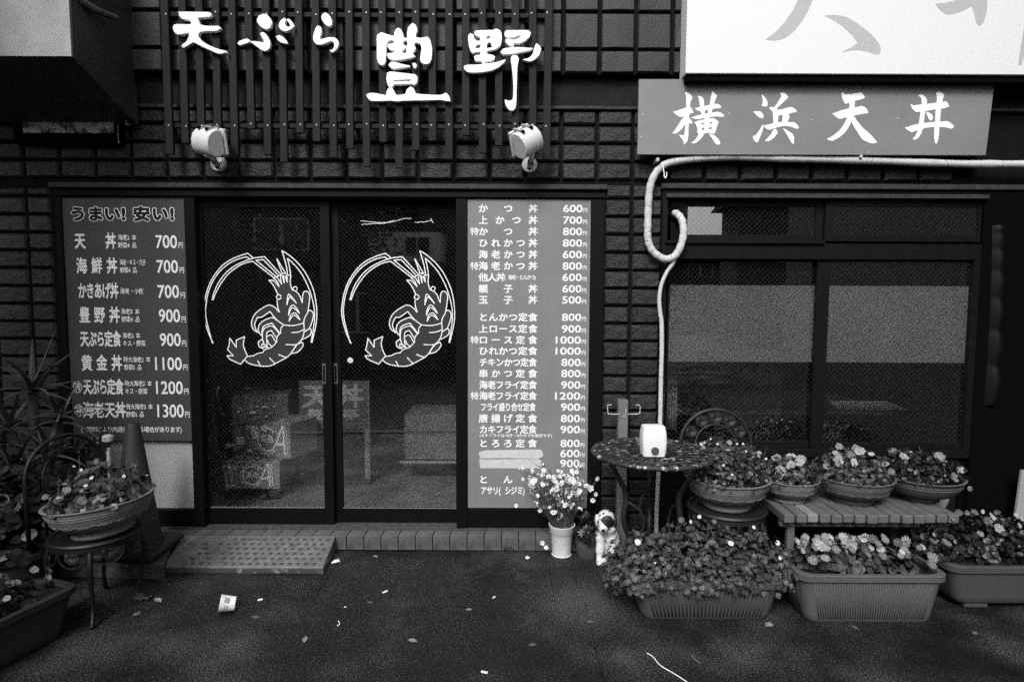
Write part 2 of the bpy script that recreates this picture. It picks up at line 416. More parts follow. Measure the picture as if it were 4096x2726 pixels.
# -- sliding doors
GLASS = glass_mat('clear_pane'); clear_mat('clear_body'); M_WIRE = mat('glass_wire', 0.05, 0.5, 0.3)
def sliding_door(px0, px1, gx0, gx1, Y, label):
    """outer px0..px1, glass gx0..gx1 at the top of the door"""
    d = MB(); zt, zb = zhead0 - 0.002, ZSILL + 0.006
    gt, gb = zy(830, Y, 1300), zy(2031, Y, 1300)
    xa, xb, ga, gb_ = xx(px0, 830, Y), xx(px1, 830, Y), xx(gx0, 830, Y), xx(gx1, 830, Y)
    d.box(xa, ga, Y, Y + 0.03, zb, zt); d.box(gb_, xb, Y, Y + 0.03, zb, zt)
    d.box(ga, gb_, Y + 0.001, Y + 0.029, gt, zt); d.box(ga, gb_, Y + 0.001, Y + 0.029, zb, gb)
    door = d.build('sliding_door', M_FRAME, shop, bevel=0.0015); door['label'] = label
    bead = MB(); bead.box(ga, gb_, Y - 0.002, Y + 0.004, gb + 0.0005, gb + 0.005)
    bead.build('glazing_bead', mat('bare_bead', 0.16, 0.4, 0.4), door)
    pane(ga + .0005, gb_ - .0005, Y + 0.012, Y + 0.016, gb + .0055, gt - .0005, door)
    wire_mesh(ga + .001, gb_ - .001, gb + .006, gt - .001, Y + .0115, .0275, (.0008, .0004), M_WIRE, door)
    return door, (ga, gb_, gb, gt)
YD1, YD2 = 0.052, 0.088
doorA, gA = sliding_door(776, 1316, 805, 1277, YD1, 'left sliding door with the shrimp emblem and cardboard boxes behind it')
doorB, gB = sliding_door(1300, 1829, 1353, 1822, YD2, 'sliding door with the shrimp emblem next to the price board')
M_HANDLE = mat('handle_plate', 0.10, 0.35, 0.5, var=0.2, vs=60)
def handle(px0, px1, py0, py1, Y, d):
    a, b = at(px0, py0, Y), at(px1, py1, Y)
    h = MB().box(a.x, b.x, Y - 0.003, Y - 0.0005, b.z, a.z).build('handle', M_HANDLE, d, bevel=0.0008)
    MB().box(a.x + .005, b.x - .005, Y - 0.0045, Y - 0.0032, b.z + .012, a.z - .012).build('finger_recess', M_BLACK, h)
handle(773, 791, 1458, 1539, YD1, doorA); handle(1289, 1304, 1453, 1534, YD1, doorA); handle(1336, 1351, 1453, 1534, YD2, doorB)

# shrimp emblem, traced
SH_FILL = [
 [(980,620),(960,570),(920,500),(870,445),(930,450),(995,520),(965,450),(922,412),(965,400),(1025,490),(1012,400),(1035,378),(1060,475),(1052,380),(1075,385),(1098,465),(1092,368),(1140,380),(1135,480),(1160,560),(1200,580),(1245,620),(1285,720),(1295,610),(1320,580),(1350,587),(1376,630),(1370,740),(1350,850),(1320,900),(1300,975),(1180,1003),(1055,1000),(960,930),(880,832),(780,900),(725,905),(690,1000),(722,1092),(668,1050),(652,980),(672,900),(722,835),(810,777),(870,752),(930,772),(998,838),(975,760),(970,690)],
 [(1055,1004),(1180,1009),(1302,980),(1308,1080),(1280,1180),(1210,1260),(1140,1360),(1083,1410),(945,1485),(870,1513),(765,1513),(640,1488),(572,1440),(602,1397),(670,1388),(730,1357),(790,1347),(820,1312),(900,1282),(965,1217),(972,1150),(1015,1102),(1020,1042)],
 [(600,1388),(560,1300),(548,1230),(566,1147),(460,1190),(460,1278),(382,1167),(370,1250),(354,1310),(423,1383),(348,1385),(385,1430),(515,1488),(565,1430)],
 [(1352,832),(1380,817),(1415,842),(1423,890),(1400,980),(1370,1043),(1312,1080),(1304,980),(1325,905)],
 [(1312,1085),(1383,1047),(1396,1080),(1380,1130),(1292,1178)], [(1278,1217),(1296,1250),(1260,1308),(1210,1343),(1142,1358),(1200,1262)],
 [(740,1085),(748,1000),(805,945),(910,908),(1045,1000),(1018,1040),(1005,1098),(905,978),(797,1022),(780,1122)],
 [(788,1180),(790,1100),(815,1042),(900,1013),(998,1110),(970,1150),(965,1170),(900,1072),(842,1102),(842,1258),(815,1245)],
 [(845,1145),(900,1128),(950,1210),(905,1262),(872,1238),(850,1192)], [(738,1210),(783,1178),(800,1235),(782,1240),(782,1272),(800,1298),(747,1268)]]
SH_LINE = [
 [(168,1228),(112,1110),(72,980),(50,850),(58,730),(85,590),(150,430),(250,290),(350,205),(470,145),(600,103)], [(600,103),(672,162)],
 [(158,1225),(126,1110),(92,980),(72,850),(78,740),(105,600),(165,450),(260,320),(360,235),(480,175),(590,148)], [(590,148),(635,180)], [(157,1224),(170,1228)],
 [(155,685),(180,590),(230,480),(320,355),(430,265),(540,210),(672,164),(810,145)], [(810,145),(1020,372)],
 [(168,685),(200,600),(260,490),(350,370),(460,280),(560,228),(665,203)], [(665,203),(920,402)], [(705,190),(948,388)], [(705,190),(795,182)], [(795,182),(978,370)],
 [(965,170),(1078,355)], [(1078,355),(1032,355)], [(1032,355),(965,170)],
 [(1100,365),(1085,260),(1030,72)], [(1030,72),(1100,112),(1200,195),(1300,310),(1380,450),(1435,600),(1463,770),(1466,900),(1450,1030),(1405,1220)],
 [(1138,372),(1125,280),(1100,165)], [(1100,165),(1180,240),(1270,350),(1350,500),(1400,640),(1432,780),(1438,920),(1424,1050),(1396,1217)],
 [(1092,370),(1140,380)], [(1140,380),(1135,480),(1160,560)], [(1160,560),(1200,580),(1245,620),(1285,722)], [(1285,722),(1295,610),(1322,578),(1352,587),(1378,630),(1370,740),(1350,850),(1318,905),(1302,975)],
 [(1350,832),(1380,815),(1415,840),(1425,890),(1400,980),(1370,1045),(1310,1085)], [(1310,1085),(1383,1045),(1398,1080),(1380,1130),(1290,1180)], [(1280,1215),(1298,1250),(1260,1310),(1210,1345),(1140,1360)], [(1205,1255),(1142,1358)],
 [(920,412),(1018,370)], [(868,440),(930,450),(995,520)], [(995,520),(965,450),(920,412)], [(965,398),(1028,488)], [(1028,488),(1012,400),(1035,380)], [(1035,378),(1060,475)], [(1060,475),(1052,380)], [(1072,385),(1098,465)], [(1098,465),(1092,370)],
 [(868,440),(920,500),(958,570),(980,625)], [(970,690),(975,760),(998,840)], [(998,840),(930,772),(870,752),(810,776),(722,835),(670,900),(650,980),(668,1050),(730,1098)],
 [(725,1095),(688,1000),(725,905)], [(725,905),(780,900),(880,832)], [(880,832),(960,930),(1050,998)],
 [(780,1135),(738,1080),(746,1000),(803,945),(910,907),(960,940)], [(780,1128),(796,1022),(905,977)], [(905,977),(1005,1105)], [(788,1180),(787,1100),(812,1042),(900,1012),(945,1045),(1002,1112)], [(788,1180),(812,1245),(850,1272)],
 [(845,1258),(841,1102),(900,1071)], [(900,1071),(967,1172)], [(845,1145),(900,1127),(950,1212)], [(736,1210),(785,1176)], [(736,1210),(746,1270),(805,1300)], [(850,1190),(872,1240),(905,1265)], [(782,1237),(782,1274),(860,1277)], [(782,1237),(840,1262)],
 [(1050,1000),(1180,1007),(1305,977)], [(1050,1000),(1020,1040),(1015,1102)], [(1015,1102),(970,1150),(965,1217)], [(965,1217),(900,1282)], [(900,1282),(820,1310),(790,1346)], [(790,1346),(730,1356),(670,1387)], [(670,1387),(602,1396),(570,1440),(640,1490),(765,1515)], [(765,1515),(870,1514),(945,1485)], [(945,1485),(1085,1410)], [(1085,1410),(1140,1360),(1210,1260),(1280,1180),(1310,1080),(1305,977)],
 [(730,1450),(765,1515)], [(875,1410),(945,1482)], [(990,1370),(1085,1407)], [(1080,1245),(1200,1247),(1280,1217)], [(1150,1096),(1240,1087),(1312,1055)],
 [(1093,750),(1105,640),(1130,620),(1215,730)], [(1093,750),(1118,668),(1140,652),(1215,730)], [(1113,880),(1130,790),(1170,750),(1215,790),(1252,855)], [(1113,880),(1145,803),(1180,787),(1252,855)], [(1122,955),(1140,880),(1185,850),(1220,870),(1258,935)], [(1122,955),(1160,892),(1195,882),(1258,935)],
 [(602,1390),(560,1300),(548,1230),(566,1145)], [(566,1145),(460,1190)], [(460,1190),(460,1280)], [(460,1280),(380,1165)], [(380,1165),(370,1250),(352,1310)], [(352,1310),(425,1385)], [(425,1385),(345,1385)], [(345,1385),(385,1430),(515,1490)], [(515,1490),(565,1430),(602,1390)]]
SH_LINE += [[(cx + r * math.cos(a * math.pi / 8), cy + r * math.sin(a * math.pi / 8)) for a in range(17)] for cx, cy, r in ((993, 650, 29), (1197, 547, 26))]
M_EMB = mat('emblem_film', 0.035, 0.7, 0.2)
def emblem(dx, Y, parent):
    reg = (800 + dx, 980)
    k = 0.0
    em = MB()
    for i, P in enumerate(SH_FILL):
        me = traced([P], reg, 3.136, Y, 0.0, yc=Y - 0.0002 * i)
        em.add([tuple(v.co) for v in me.vertices], [tuple(p.vertices) for p in me.polygons]); bpy.data.meshes.remove(me)
    o = em.build('shrimp_emblem', M_EMB, parent, fix=False); o['label'] = 'line drawing of a curled shrimp on the glass'
    ln = MB()
    for i, P in enumerate(SH_LINE):
        q = [at(reg[0] + p.x / 3.136, reg[1] + p.y / 3.136, Y) for p in catmull([Vector(p).to_3d() for p in P], 4)]
        q = [Vector((p.x, Y - 0.0024 - 0.00004 * i, p.z)) for p in q]
        # lengthen a little so that the ends meet
        q[0] = q[0] + (q[0] - q[1]).normalized() * 0.0014; q[-1] = q[-1] + (q[-1] - q[-2]).normalized() * 0.0014
        ln.ribbon(q, 0.0062, (0, -1, 0))
    ln.build('emblem_outline', M_PRINT, parent, fix=False)
emblem(0, YD1 + 0.0095, doorA); emblem(551, YD2 + 0.0095, doorB)
# small round sticker and peeled tape on the right door
c = at(1401, 1440, YD2 + 0.008)
MB().cyl((c.x, c.y, c.z), (c.x, c.y + 0.001, c.z), 0.018, 20).build('round_sticker', mat('paper', 0.6, 0.8, 0.2, var=0.25, vs=120), doorB)
tp = MB()
for P in ([(1370,338),(1430,345),(1520,350),(1600,345),(1680,325),(1745,320)], [(1378,365),(1450,360),(1560,352),(1620,335)], [(1770,350),(1840,345),(1900,330)], [(1885,318),(1905,352)]):
    q = [at(700 + x / 1.845, 700 + y / 1.845, YD2 + 0.008) for x, y in P]
    tp.ribbon([Vector((v.x, v.y - random.uniform(0, .001), v.z + random.uniform(-.002, .002))) for v in catmull(q, 3)], 0.0032, (0, -1, 0))
tp.build('torn_tape', M_PRINT, doorB, fix=False)

# -- right window
YW = 0.03
wl = MB(); wl.box(WL - 0.012, X1 + .3, -0.02, 0.12, zy(756, -0.02, 3300), zy(735, -0.02, 3300)); wl.build('window_head_ledge', M_LEDGE, shop, bevel=0.003)
M_WFRAME = mat('window_bronze', 0.006, 0.5, 0.12, var=0.25, vs=16)
z781, z797, z825, z940, z965, z1037 = [zy(v, YW, 3000) for v in (781, 797, 825, 938, 967, 1037)]
ZWT = zy(756, -0.02, 3300) - 0.003
wf = MB(); XWR = xx(3885, 1035, YW)
wf.box(WL, WL + 0.035, 0.0, 0.12, WBOT, ZWT); wf.box(WL + .0355, X1, 0.001, 0.12, z781, ZWT); wf.box(WL + .0355, XWR + .1, 0.001, 0.12, z1037, z965 - 0.012)
wf.box(XWR, XWR + 0.10, 0.0005, 0.12, WBOT, z1037 - .0005); wf.box(WL + .0355, XWR, 0.002, 0.12, WBOT, WBOT + 0.05)
win = wf.build('window', M_WFRAME, shop, bevel=0.002)
MB().box(WL + 0.02, XWR + .05, -0.022, 0.003, z797 + .001, z781 + .002).build('drip_bar', M_LEDGE, win, bevel=0.002)
MB().box(WL + 0.02, xx(3297, 965), -0.02, 0.0005, z965 - 0.014, z965 + 0.003).build('transom_rail', M_WFRAME, win, bevel=0.002)
def sash(pxa, pxb, za, zb, ga, gb_, gza, gzb, Y, name, gm):
    s = MB(); xa, xb, gxa, gxb = xx(pxa, 900 if za > 1.6 else 1300, Y), xx(pxb, 900 if za > 1.6 else 1300, Y), xx(ga, 900 if za > 1.6 else 1300, Y), xx(gb_, 900 if za > 1.6 else 1300, Y)
    s.box(xa, gxa, Y, Y + .025, za, zb); s.box(gxb, xb, Y, Y + .025, za, zb); s.box(gxa, gxb, Y + .001, Y + .024, za, gza); s.box(gxa, gxb, Y + .001, Y + .024, gzb, zb)
    o = s.build(name, M_WFRAME, win, bevel=0.0015)
    pane(gxa + .0005, gxb - .0005, Y + .010, Y + .014, gza + .0005, gzb - .0005, win)
    wire_mesh(gxa + .001, gxb - .001, gza + .001, gzb - .001, Y + .0095, .031, (.0006, .0010), M_WIRE, win)
    return (gxa, gxb, gza, gzb)
GLASS1 = GLASS2 = GLASS
sash(2684, 3300, z965 + .004, z797 - .002, 2750, 3262, z940, z825, 0.045, 'transom_sash', GLASS1)
sash(3300, 3935, z965 + .004, z797 - .002, 3335, 3915, z940, z825, 0.018, 'transom_sash', GLASS1)
gW1 = sash(2668, 3290, WBOT + .051, z1037 - .002, 2676, 3262, WBOT + .09, z1037 - .012, 0.05, 'window_sash', GLASS2)
gW2 = sash(3262, 3893, WBOT + .051, z1037 - .002, 3312, 3882, WBOT + .09, z1037 - .012, 0.022, 'window_sash', GLASS2)
M_FILM = mat('frosted_film', 0.10, 0.6, 0.3, var=0.15, vs=2.5)
for g, Y in ((gW1, 0.05), (gW2, 0.022)):
    MB().box(g[0] + .001, g[1] - .001, Y + 0.0145, Y + 0.0155, zy(1449, Y, 3300), zy(1142, Y, 3300)).build('frosted_film', M_FILM, win)
# hose hole plate in the transom
c = at(2695, 850, 0.04)
MB().box(xx(2684, 900, .03), xx(2748, 900, .03), 0.036, 0.044, z965 + .006, z797 - .004).build('blank_panel', M_FRAME, win)
MB().lathe([(0.026, 0), (0.04, 0), (0.04, 0.02), (0.026, 0.02)], (0, 0, 0), 20).build('hose_grommet', M_BLACK, None).data.transform(Matrix.Translation((c.x, 0.036, c.z)) @ Matrix.Rotation(R(90), 4, 'X'))
g = bpy.data.objects['hose_grommet']; g.parent = win
# -- tiled step in front of the door
M_STEP = mat('step_tile', 0.10, 0.6, 0.35, var=0.35, vs=14, bump=0.25, bs=60, v2=0.022, mscale=7, mlo=0.5, mhi=0.7)
sj = [xx(v, 2150, -0.1) for v in (1386, 1868)]; sp_ = (sj[1] - sj[0]) / 7
stepx0, stepx1 = xx(200, 2150, -.1), xx(2470, 2150, -.1)
step = MB().box(stepx0, stepx1, -0.092, 0.12, 0, ZST - 0.006).build('door_step', M_MORTAR, shop)
me_st = MB(); g_ = 0.005
me_st.box(g_ / 2, sp_ - g_ / 2, -0.10, 0.0, ZST - 0.012, ZST); me_st.box(g_ / 2, sp_ - g_ / 2, -0.1005, -0.092, 0.004, ZST - 0.0125)
for q in range(3): me_st.box(g_ / 2, sp_ - g_ / 2, -0.090 + q * .014, -0.084 + q * .014, ZST, ZST + 0.002)
first = me_st.build('step_tile', M_STEP, step, bevel=0.0015); first.location.x = sj[0]
k = -40
for k in range(-30, 40):
    x = sj[0] + sp_ * k
    if k == 0 or x < stepx0 or x + sp_ > stepx1: continue
    o = first.copy(); COL.objects.link(o); o.location.x = x; o.location.z = random.uniform(-.0008, .0004); o.location.y = random.uniform(-.001, .001)

# -- room behind the glass
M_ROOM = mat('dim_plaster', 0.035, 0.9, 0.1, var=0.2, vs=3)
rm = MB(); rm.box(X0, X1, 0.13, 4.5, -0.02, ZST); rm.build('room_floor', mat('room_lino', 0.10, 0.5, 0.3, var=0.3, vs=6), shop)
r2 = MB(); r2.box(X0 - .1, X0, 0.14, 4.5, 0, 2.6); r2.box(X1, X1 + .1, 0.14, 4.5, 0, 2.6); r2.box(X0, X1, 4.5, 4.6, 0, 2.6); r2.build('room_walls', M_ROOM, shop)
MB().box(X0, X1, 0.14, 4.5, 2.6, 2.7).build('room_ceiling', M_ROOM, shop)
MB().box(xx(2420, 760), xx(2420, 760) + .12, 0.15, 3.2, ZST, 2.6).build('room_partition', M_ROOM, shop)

# ================================================================ GROUND
M_ASPH = mat('dark_asphalt', 0.0065, 0.58, 0.22, var=0.45, vs=9, bump=0.9, bs=180)
def speckle(m):
    """pale aggregate grains, and a patch of pale dust trodden in near the pots (its own stain)."""
    t = m.node_tree; N, L = t.nodes, t.links; p = N['Principled BSDF']; src = p.inputs['Base Color'].links[0].from_socket
    ge = N.new('ShaderNodeNewGeometry')
    n = N.new('ShaderNodeTexNoise'); n.inputs['Scale'].default_value = 170; n.inputs['Detail'].default_value = 2; L.new(ge.outputs['Position'], n.inputs['Vector'])
    n3 = N.new('ShaderNodeTexNoise'); n3.inputs['Scale'].default_value = 2.2; n3.inputs['Detail'].default_value = 5; L.new(ge.outputs['Position'], n3.inputs['Vector'])
    dist = N.new('ShaderNodeVectorMath'); dist.operation = 'DISTANCE'; L.new(ge.outputs['Position'], dist.inputs[0]); c = atz(2330, 2410, 0); dist.inputs[1].default_value = c
    dn = N.new('ShaderNodeMath'); dn.operation = 'MULTIPLY_ADD'; dn.inputs[1].default_value = 1.5; L.new(n3.outputs[0], dn.inputs[0]); L.new(dist.outputs['Value'], dn.inputs[2])
    du = N.new('ShaderNodeMapRange'); du.inputs[1].default_value = 1.12; du.inputs[2].default_value = 0.72; L.new(dn.outputs[0], du.inputs[0])
    th = N.new('ShaderNodeMath'); th.operation = 'MULTIPLY_ADD'; th.inputs[1].default_value = 0.17; L.new(du.outputs[0], th.inputs[0]); L.new(n.outputs[0], th.inputs[2])
    th2 = N.new('ShaderNodeMath'); th2.operation = 'MULTIPLY_ADD'; th2.inputs[1].default_value = 0.52; L.new(n3.outputs[0], th2.inputs[0]); L.new(th.outputs[0], th2.inputs[2])
    mr = N.new('ShaderNodeMapRange'); mr.inputs[1].default_value = 0.81; mr.inputs[2].default_value = 1.01; L.new(th2.outputs[0], mr.inputs[0])
    mx = N.new('ShaderNodeMix'); mx.data_type = 'RGBA'; L.new(mr.outputs[0], mx.inputs[0]); L.new(src, mx.inputs[6]); mx.inputs[7].default_value = (.12, .12, .12, 1); L.new(mx.outputs[2], p.inputs['Base Color'])
    rr = N.new('ShaderNodeMapRange'); rr.inputs[1].default_value = .35; rr.inputs[2].default_value = .65; rr.inputs[3].default_value = .40; rr.inputs[4].default_value = .85; L.new(n3.outputs[0], rr.inputs[0]); L.new(rr.outputs[0], p.inputs['Roughness'])   # damp here, dry there
speckle(M_ASPH)
g1 = MB(); g1.quad((-200, -200, -0.014), (200, -200, -0.014), (200, 200, -0.014), (-200, 200, -0.014))
tag(g1.build('ground', M_ASPH, None, fix=False), kind='structure')
yj1, yj2 = atz(1500, 2252).y, atz(1500, 2403).y
xs = [-6.0, -4.2, atz(300, 2330).x, atz(780, 2330).x, atz(1283, 2350).x, atz(1588, 2320).x, atz(2206, 2320).x, atz(2900, 2320).x, 2.6, 4.4, 6.0]
pv = MB().box(-6, 6, -2.6, -0.1, -0.013, -0.0125).build('forecourt', M_MORTAR, None); tag(pv, kind='structure')
gp = 0.0012
def paver(x0, x1, y0, y1):
    MB().box(x0 + gp, x1 - gp, y0 + gp, y1 - gp, -0.0120, random.uniform(-0.0015, 0.0005)).build('paving_slab', M_ASPH, pv)
for i in range(len(xs) - 1): paver(xs[i], xs[i + 1], yj2, yj1)
paver(-6, xs[5], yj1, -0.1); paver(xs[5], 6, yj1, -0.1); paver(-6, atz(2360, 2500).x, -2.6, yj2); paver(atz(2360, 2500).x, 6, -2.6, yj2)
# pale dust worn into the paving by the dog (a stain of its own shape)
# ================================================================ SLATTED SIGN SCREEN WITH RAISED LETTERS
scr = thing('slatted_sign', 'dark vertical slat screen carrying five raised white characters', 'sign', at(1420, 400, -0.09))
SL = [(646,674,669,696,619),(716,742,731,758,574),(783,809,796,822,600),(850,876,861,889,628),(914,942,928,956,622),(980,1008,993,1023,517),(1049,1077,1059,1088,620),(1114,1142,1124,1153,650),(1181,1208,1188,1217,533),(1248,1276,1254,1283,567),(1315,1343,1321,1350,633),(1382,1410,1387,1415,597),(1449,1477,1454,1482,668),(1514,1543,1519,1548,570),(1582,1610,1584,1612,673),(1649,1677,1651,1678,602),(1715,1743,1717,1744,565),(1782,1810,1783,1810,638),(1850,1877,1850,1877,543),(1916,1943,1917,1944,614),(1982,2009,1981,2009,584),(2048,2075,2047,2074,560),(2118,2145,2117,2144,600),(2180,2208,2171,2199,640)]
for (ta, tb, ba, bb, yb) in SL:
    x = (xx(ba, yb, -0.10) + xx(bb, yb, -0.10)) / 2; hw = 0.0215; z0 = at(ba, yb, -0.10).z
    x2 = (xx(ta, 10, -0.10) + xx(tb, 10, -0.10)) / 2; x2 += (x2 - x) * 0.5
    p = [(x - hw, -.112, z0), (x + hw, -.112, z0), (x + hw, -.088, z0), (x - hw, -.088, z0), (x2 - hw, -.112, 3.35), (x2 + hw, -.112, 3.35), (x2 + hw, -.088, 3.35), (x2 - hw, -.088, 3.35)]
    s = MB().hexa(p).build('slat', M_SLAT, scr, bevel=0.002)
    for ry in (52, 500):
        q = at((ta * (600 - ry) + ba * ry) / 600 + 13 + random.uniform(-5, 5), ry + random.uniform(-5, 6), -0.113)
        MB().cyl((q.x, -0.1145, q.z), (q.x, -0.111, q.z), 0.0045, 8).build('screw', M_SCREW, s)
for (ya, yb) in ((47, 73), (492, 517)):
    a, b = at(655, ya, -0.085), at(2195, yb, -0.085)
    MB().box(a.x, b.x, -0.0875, -0.06, b.z, a.z).build('rail', M_SLAT, scr, bevel=0.002)
    for px in (672, 1420, 2188):
        q = at(px, (ya + yb) / 2, -0.07); MB().box(q.x - .012, q.x + .012, -0.06, 0.012, q.z - .01, q.z + .01).build('bracket', M_SLAT, scr)
RA, SA = (680, 20), 3.3657
RB, SB = (1440, 80), 3.1
M_LET = mat('white_acrylic', 0.80, 0.5, 0.35)
LETTERS = [
 (RA, SA, [[(115,95),(350,97),(535,100),(562,130),(540,160),(430,168),(370,172),(385,215),(400,268),(480,285),(560,288),(655,285),(688,318),(620,352),(480,352),(410,362),(380,395),(385,440),(430,490),(500,535),(600,580),(700,612),(750,620),(772,645),(740,640),(690,658),(630,650),(520,600),(420,555),(315,500),(250,540),(180,578),(160,560),(168,535),(220,500),(245,450),(262,405),(255,375),(200,385),(130,400),(85,390),(50,350),(38,305),(55,270),(100,262),(200,265),(275,265),(287,245),(275,215),(250,200),(190,195),(150,180),(125,145)]]),
 (RA, SA, [[(1260,120),(1310,140),(1350,185),(1372,240),(1355,300),(1310,330),(1265,318),(1215,285),(1180,240),(1170,200),(1195,150)],
  [(1215,385),(1255,368),(1290,395),(1330,460),(1350,520),(1345,570),(1310,615),(1270,622),(1220,600),(1150,545),(1088,500),(1100,490),(1180,495),(1255,508),(1268,500),(1255,465),(1230,420)],
  [(912,520),(935,488),(1035,453),(1075,480),(1060,505),(1000,525),(940,545)], [(1428,425),(1470,412),(1510,425),(1560,475),(1588,518),(1565,522),(1490,505),(1450,470)],
  [(1535,180),(1490,215),(1465,270),(1475,315),(1510,345),(1565,355),(1630,330),(1672,285),(1650,240),(1600,190),(1578,192),(1578,210),(1600,235),(1622,275),(1610,298),(1575,295),(1545,270),(1545,235),(1560,205),(1550,183)]]),
 (RA, SA, [[(2085,105),(2120,120),(2160,165),(2180,220),(2178,270),(2150,290),(2110,280),(2070,240),(2040,185),(2045,140)],
  [(2000,283),(2032,300),(2040,360),(2022,420),(2005,478),(2070,455),(2140,438),(2210,440),(2255,470),(2272,520),(2255,580),(2215,625),(2180,640),(2155,620),(2160,610),(2190,605),(2212,570),(2215,525),(2195,490),(2150,490),(2090,515),(2040,535),(1985,535),(1945,505),(1928,455),(1935,390),(1960,320),(1975,290)]]),
 (RB, SB, [[(210,190),(268,155),(330,180),(425,205),(425,160),(450,115),(475,100),(505,115),(530,165),(540,225),(588,228),(585,160),(600,90),(650,42),(690,65),(712,120),(690,190),(690,218),(760,228),(830,210),(862,235),(885,310),(893,380),(885,490),(860,535),(815,550),(765,535),(745,490),(755,420),(765,350),(750,295),(700,282),(672,290),(675,320),(690,355),(680,385),(660,400),(655,430),(685,452),(620,475),(520,492),(430,498),(365,490),(335,440),(345,415),(400,412),(432,400),(420,382),(370,370),(338,330),(350,300),(425,290),(425,265),(395,248),(350,262),(328,295),(322,400),(318,500),(300,555),(262,565),(225,530),(212,480),(210,330)],
  [(540,260),(575,252),(590,270),(588,325),(560,322),(530,300)], [(580,345),(575,410),(530,415),(518,395),(545,365)],
  [(355,560),(385,520),(440,525),(520,550),(615,570),(620,580),(540,590),(460,602),(395,605)], [(650,540),(685,535),(705,565),(690,598),(665,590)],
  [(335,660),(370,643),(440,648),(530,660),(690,680),(715,720),(705,780),(675,805),(640,790),(540,795),(415,800),(412,825),(395,835),(355,825),(335,780),(330,720)], [(415,745),(520,742),(610,732),(640,740),(630,760),(520,765),(420,768)],
  [(80,930),(120,908),(190,910),(280,930),(328,935),(330,890),(355,843),(392,843),(420,875),(445,935),(510,930),(565,920),(580,865),(625,828),(665,850),(690,918),(780,925),(880,930),(1000,935),(1065,905),(1105,945),(1122,1005),(1080,1005),(1000,990),(850,995),(650,998),(540,1000),(470,1010),(380,1000),(250,1005),(140,1005),(100,975)]]),
 (RB, SB, [[(1420,150),(1440,135),(1560,130),(1650,128),(1690,110),(1735,130),(1757,180),(1755,260),(1740,320),(1680,365),(1590,380),(1570,400),(1575,425),(1650,438),(1672,460),(1660,495),(1610,510),(1550,520),(1548,545),(1620,540),(1720,520),(1800,492),(1790,525),(1720,585),(1640,625),(1520,648),(1400,655),(1330,645),(1290,605),(1295,570),(1330,558),(1430,558),(1510,555),(1520,530),(1505,510),(1430,505),(1415,465),(1430,440),(1490,435),(1500,410),(1490,395),(1430,395),(1400,412),(1375,395),(1350,310),(1340,200),(1365,168),(1400,178),(1420,240),(1460,268),(1490,255),(1495,215),(1440,195),(1422,180)],
  [(1562,215),(1590,195),(1622,205),(1610,235),(1575,238)], [(1570,300),(1600,270),(1630,290),(1640,345),(1570,352)], [(1430,330),(1450,305),(1500,305),(1495,345),(1435,360)],
  [(1792,165),(1810,132),(1950,130),(2090,130),(2118,160),(2100,215),(2040,265),(1980,290),(1925,292),(1912,275),(1905,330),(1870,325),(1830,300),(1802,270),(1810,240),(1850,235),(1890,250),(1940,240),(1995,210),(2000,190),(1960,195),(1900,220),(1830,222),(1800,205)],
  [(1745,400),(1780,355),(1930,338),(2140,352),(2120,370),(2030,395),(1900,420),(1780,430)], [(2165,340),(2190,293),(2230,325),(2248,360),(2220,440),(2180,480),(2120,515),(2060,508),(2028,490),(2100,475),(2145,425)],
  [(1875,460),(1900,440),(1950,445),(1970,480),(1950,580),(1945,720),(1940,880),(1938,1000),(1930,1090),(1890,1125),(1850,1115),(1805,1050),(1798,992),(1850,1005),(1885,1000),(1900,970),(1905,850),(1898,700),(1885,580),(1873,510)]])]
for reg, sc_, polys in LETTERS:
    link_mesh('raised_letter', traced(polys, reg, sc_, -0.140, 0.022, 0.0015, yc=-0.129), M_LET, scr)

# ================================================================ RIGHT-HAND SIGNS
# big white sign box, lower edge only
YS = -0.17
sb = thing('signboard', 'large white sign box with pale grey brush strokes above the window', 'sign', at(3420, 280, YS))
a, b = at(2742, 293, YS), at(4096, 300, YS)
MB().box(a.x, 3.16, YS, -0.045, (a.z + b.z) / 2, 4.0).build('sign_box', mat('white_sign_face', 0.66, 0.5, 0.3), sb, bevel=0.003)
MB().box(a.x + .01, 3.155, YS + 0.015, -0.05, (a.z + b.z) / 2 - 0.035, (a.z + b.z) / 2 - 0.001).build('under_sign_shade', M_BLACK, sb)  # black strip stands in for the shade beneath the sign box
M_STROKE = mat('faded_brush_print', 0.40, 0.7, 0.2, var=0.08, vs=40)
RC, SC = (2700, 0), 1.6877
for P in ([(1010,-420),(1060,-420),(1010,-200),(930,0),(905,60),(860,140),(800,215),(740,258),(680,275),(610,268),(680,215),(740,150),(790,80),(830,0),(930,-220)],
          [(1010,105),(1080,100),(1160,115),(1250,170),(1330,235),(1375,290),(1390,325),(1385,360),(1365,370),(1290,345),(1220,335),(1130,350),(1190,320),(1235,290),(1200,240),(1130,175),(1060,130)],
          [(1757,25),(1830,20),(1900,0),(2010,-30),(2015,-300),(2105,-300),(2110,0),(2105,80),(2085,150),(2058,175),(2035,155),(2020,90),(2005,40),(1930,80),(1840,102),(1790,70)],
          [(2420,-100),(2450,-100),(2400,200),(2340,440),(2318,435),(2350,220)]):
    link_mesh('brush_stroke', traced([P], RC, SC, YS - 0.001), M_STROKE, sb)
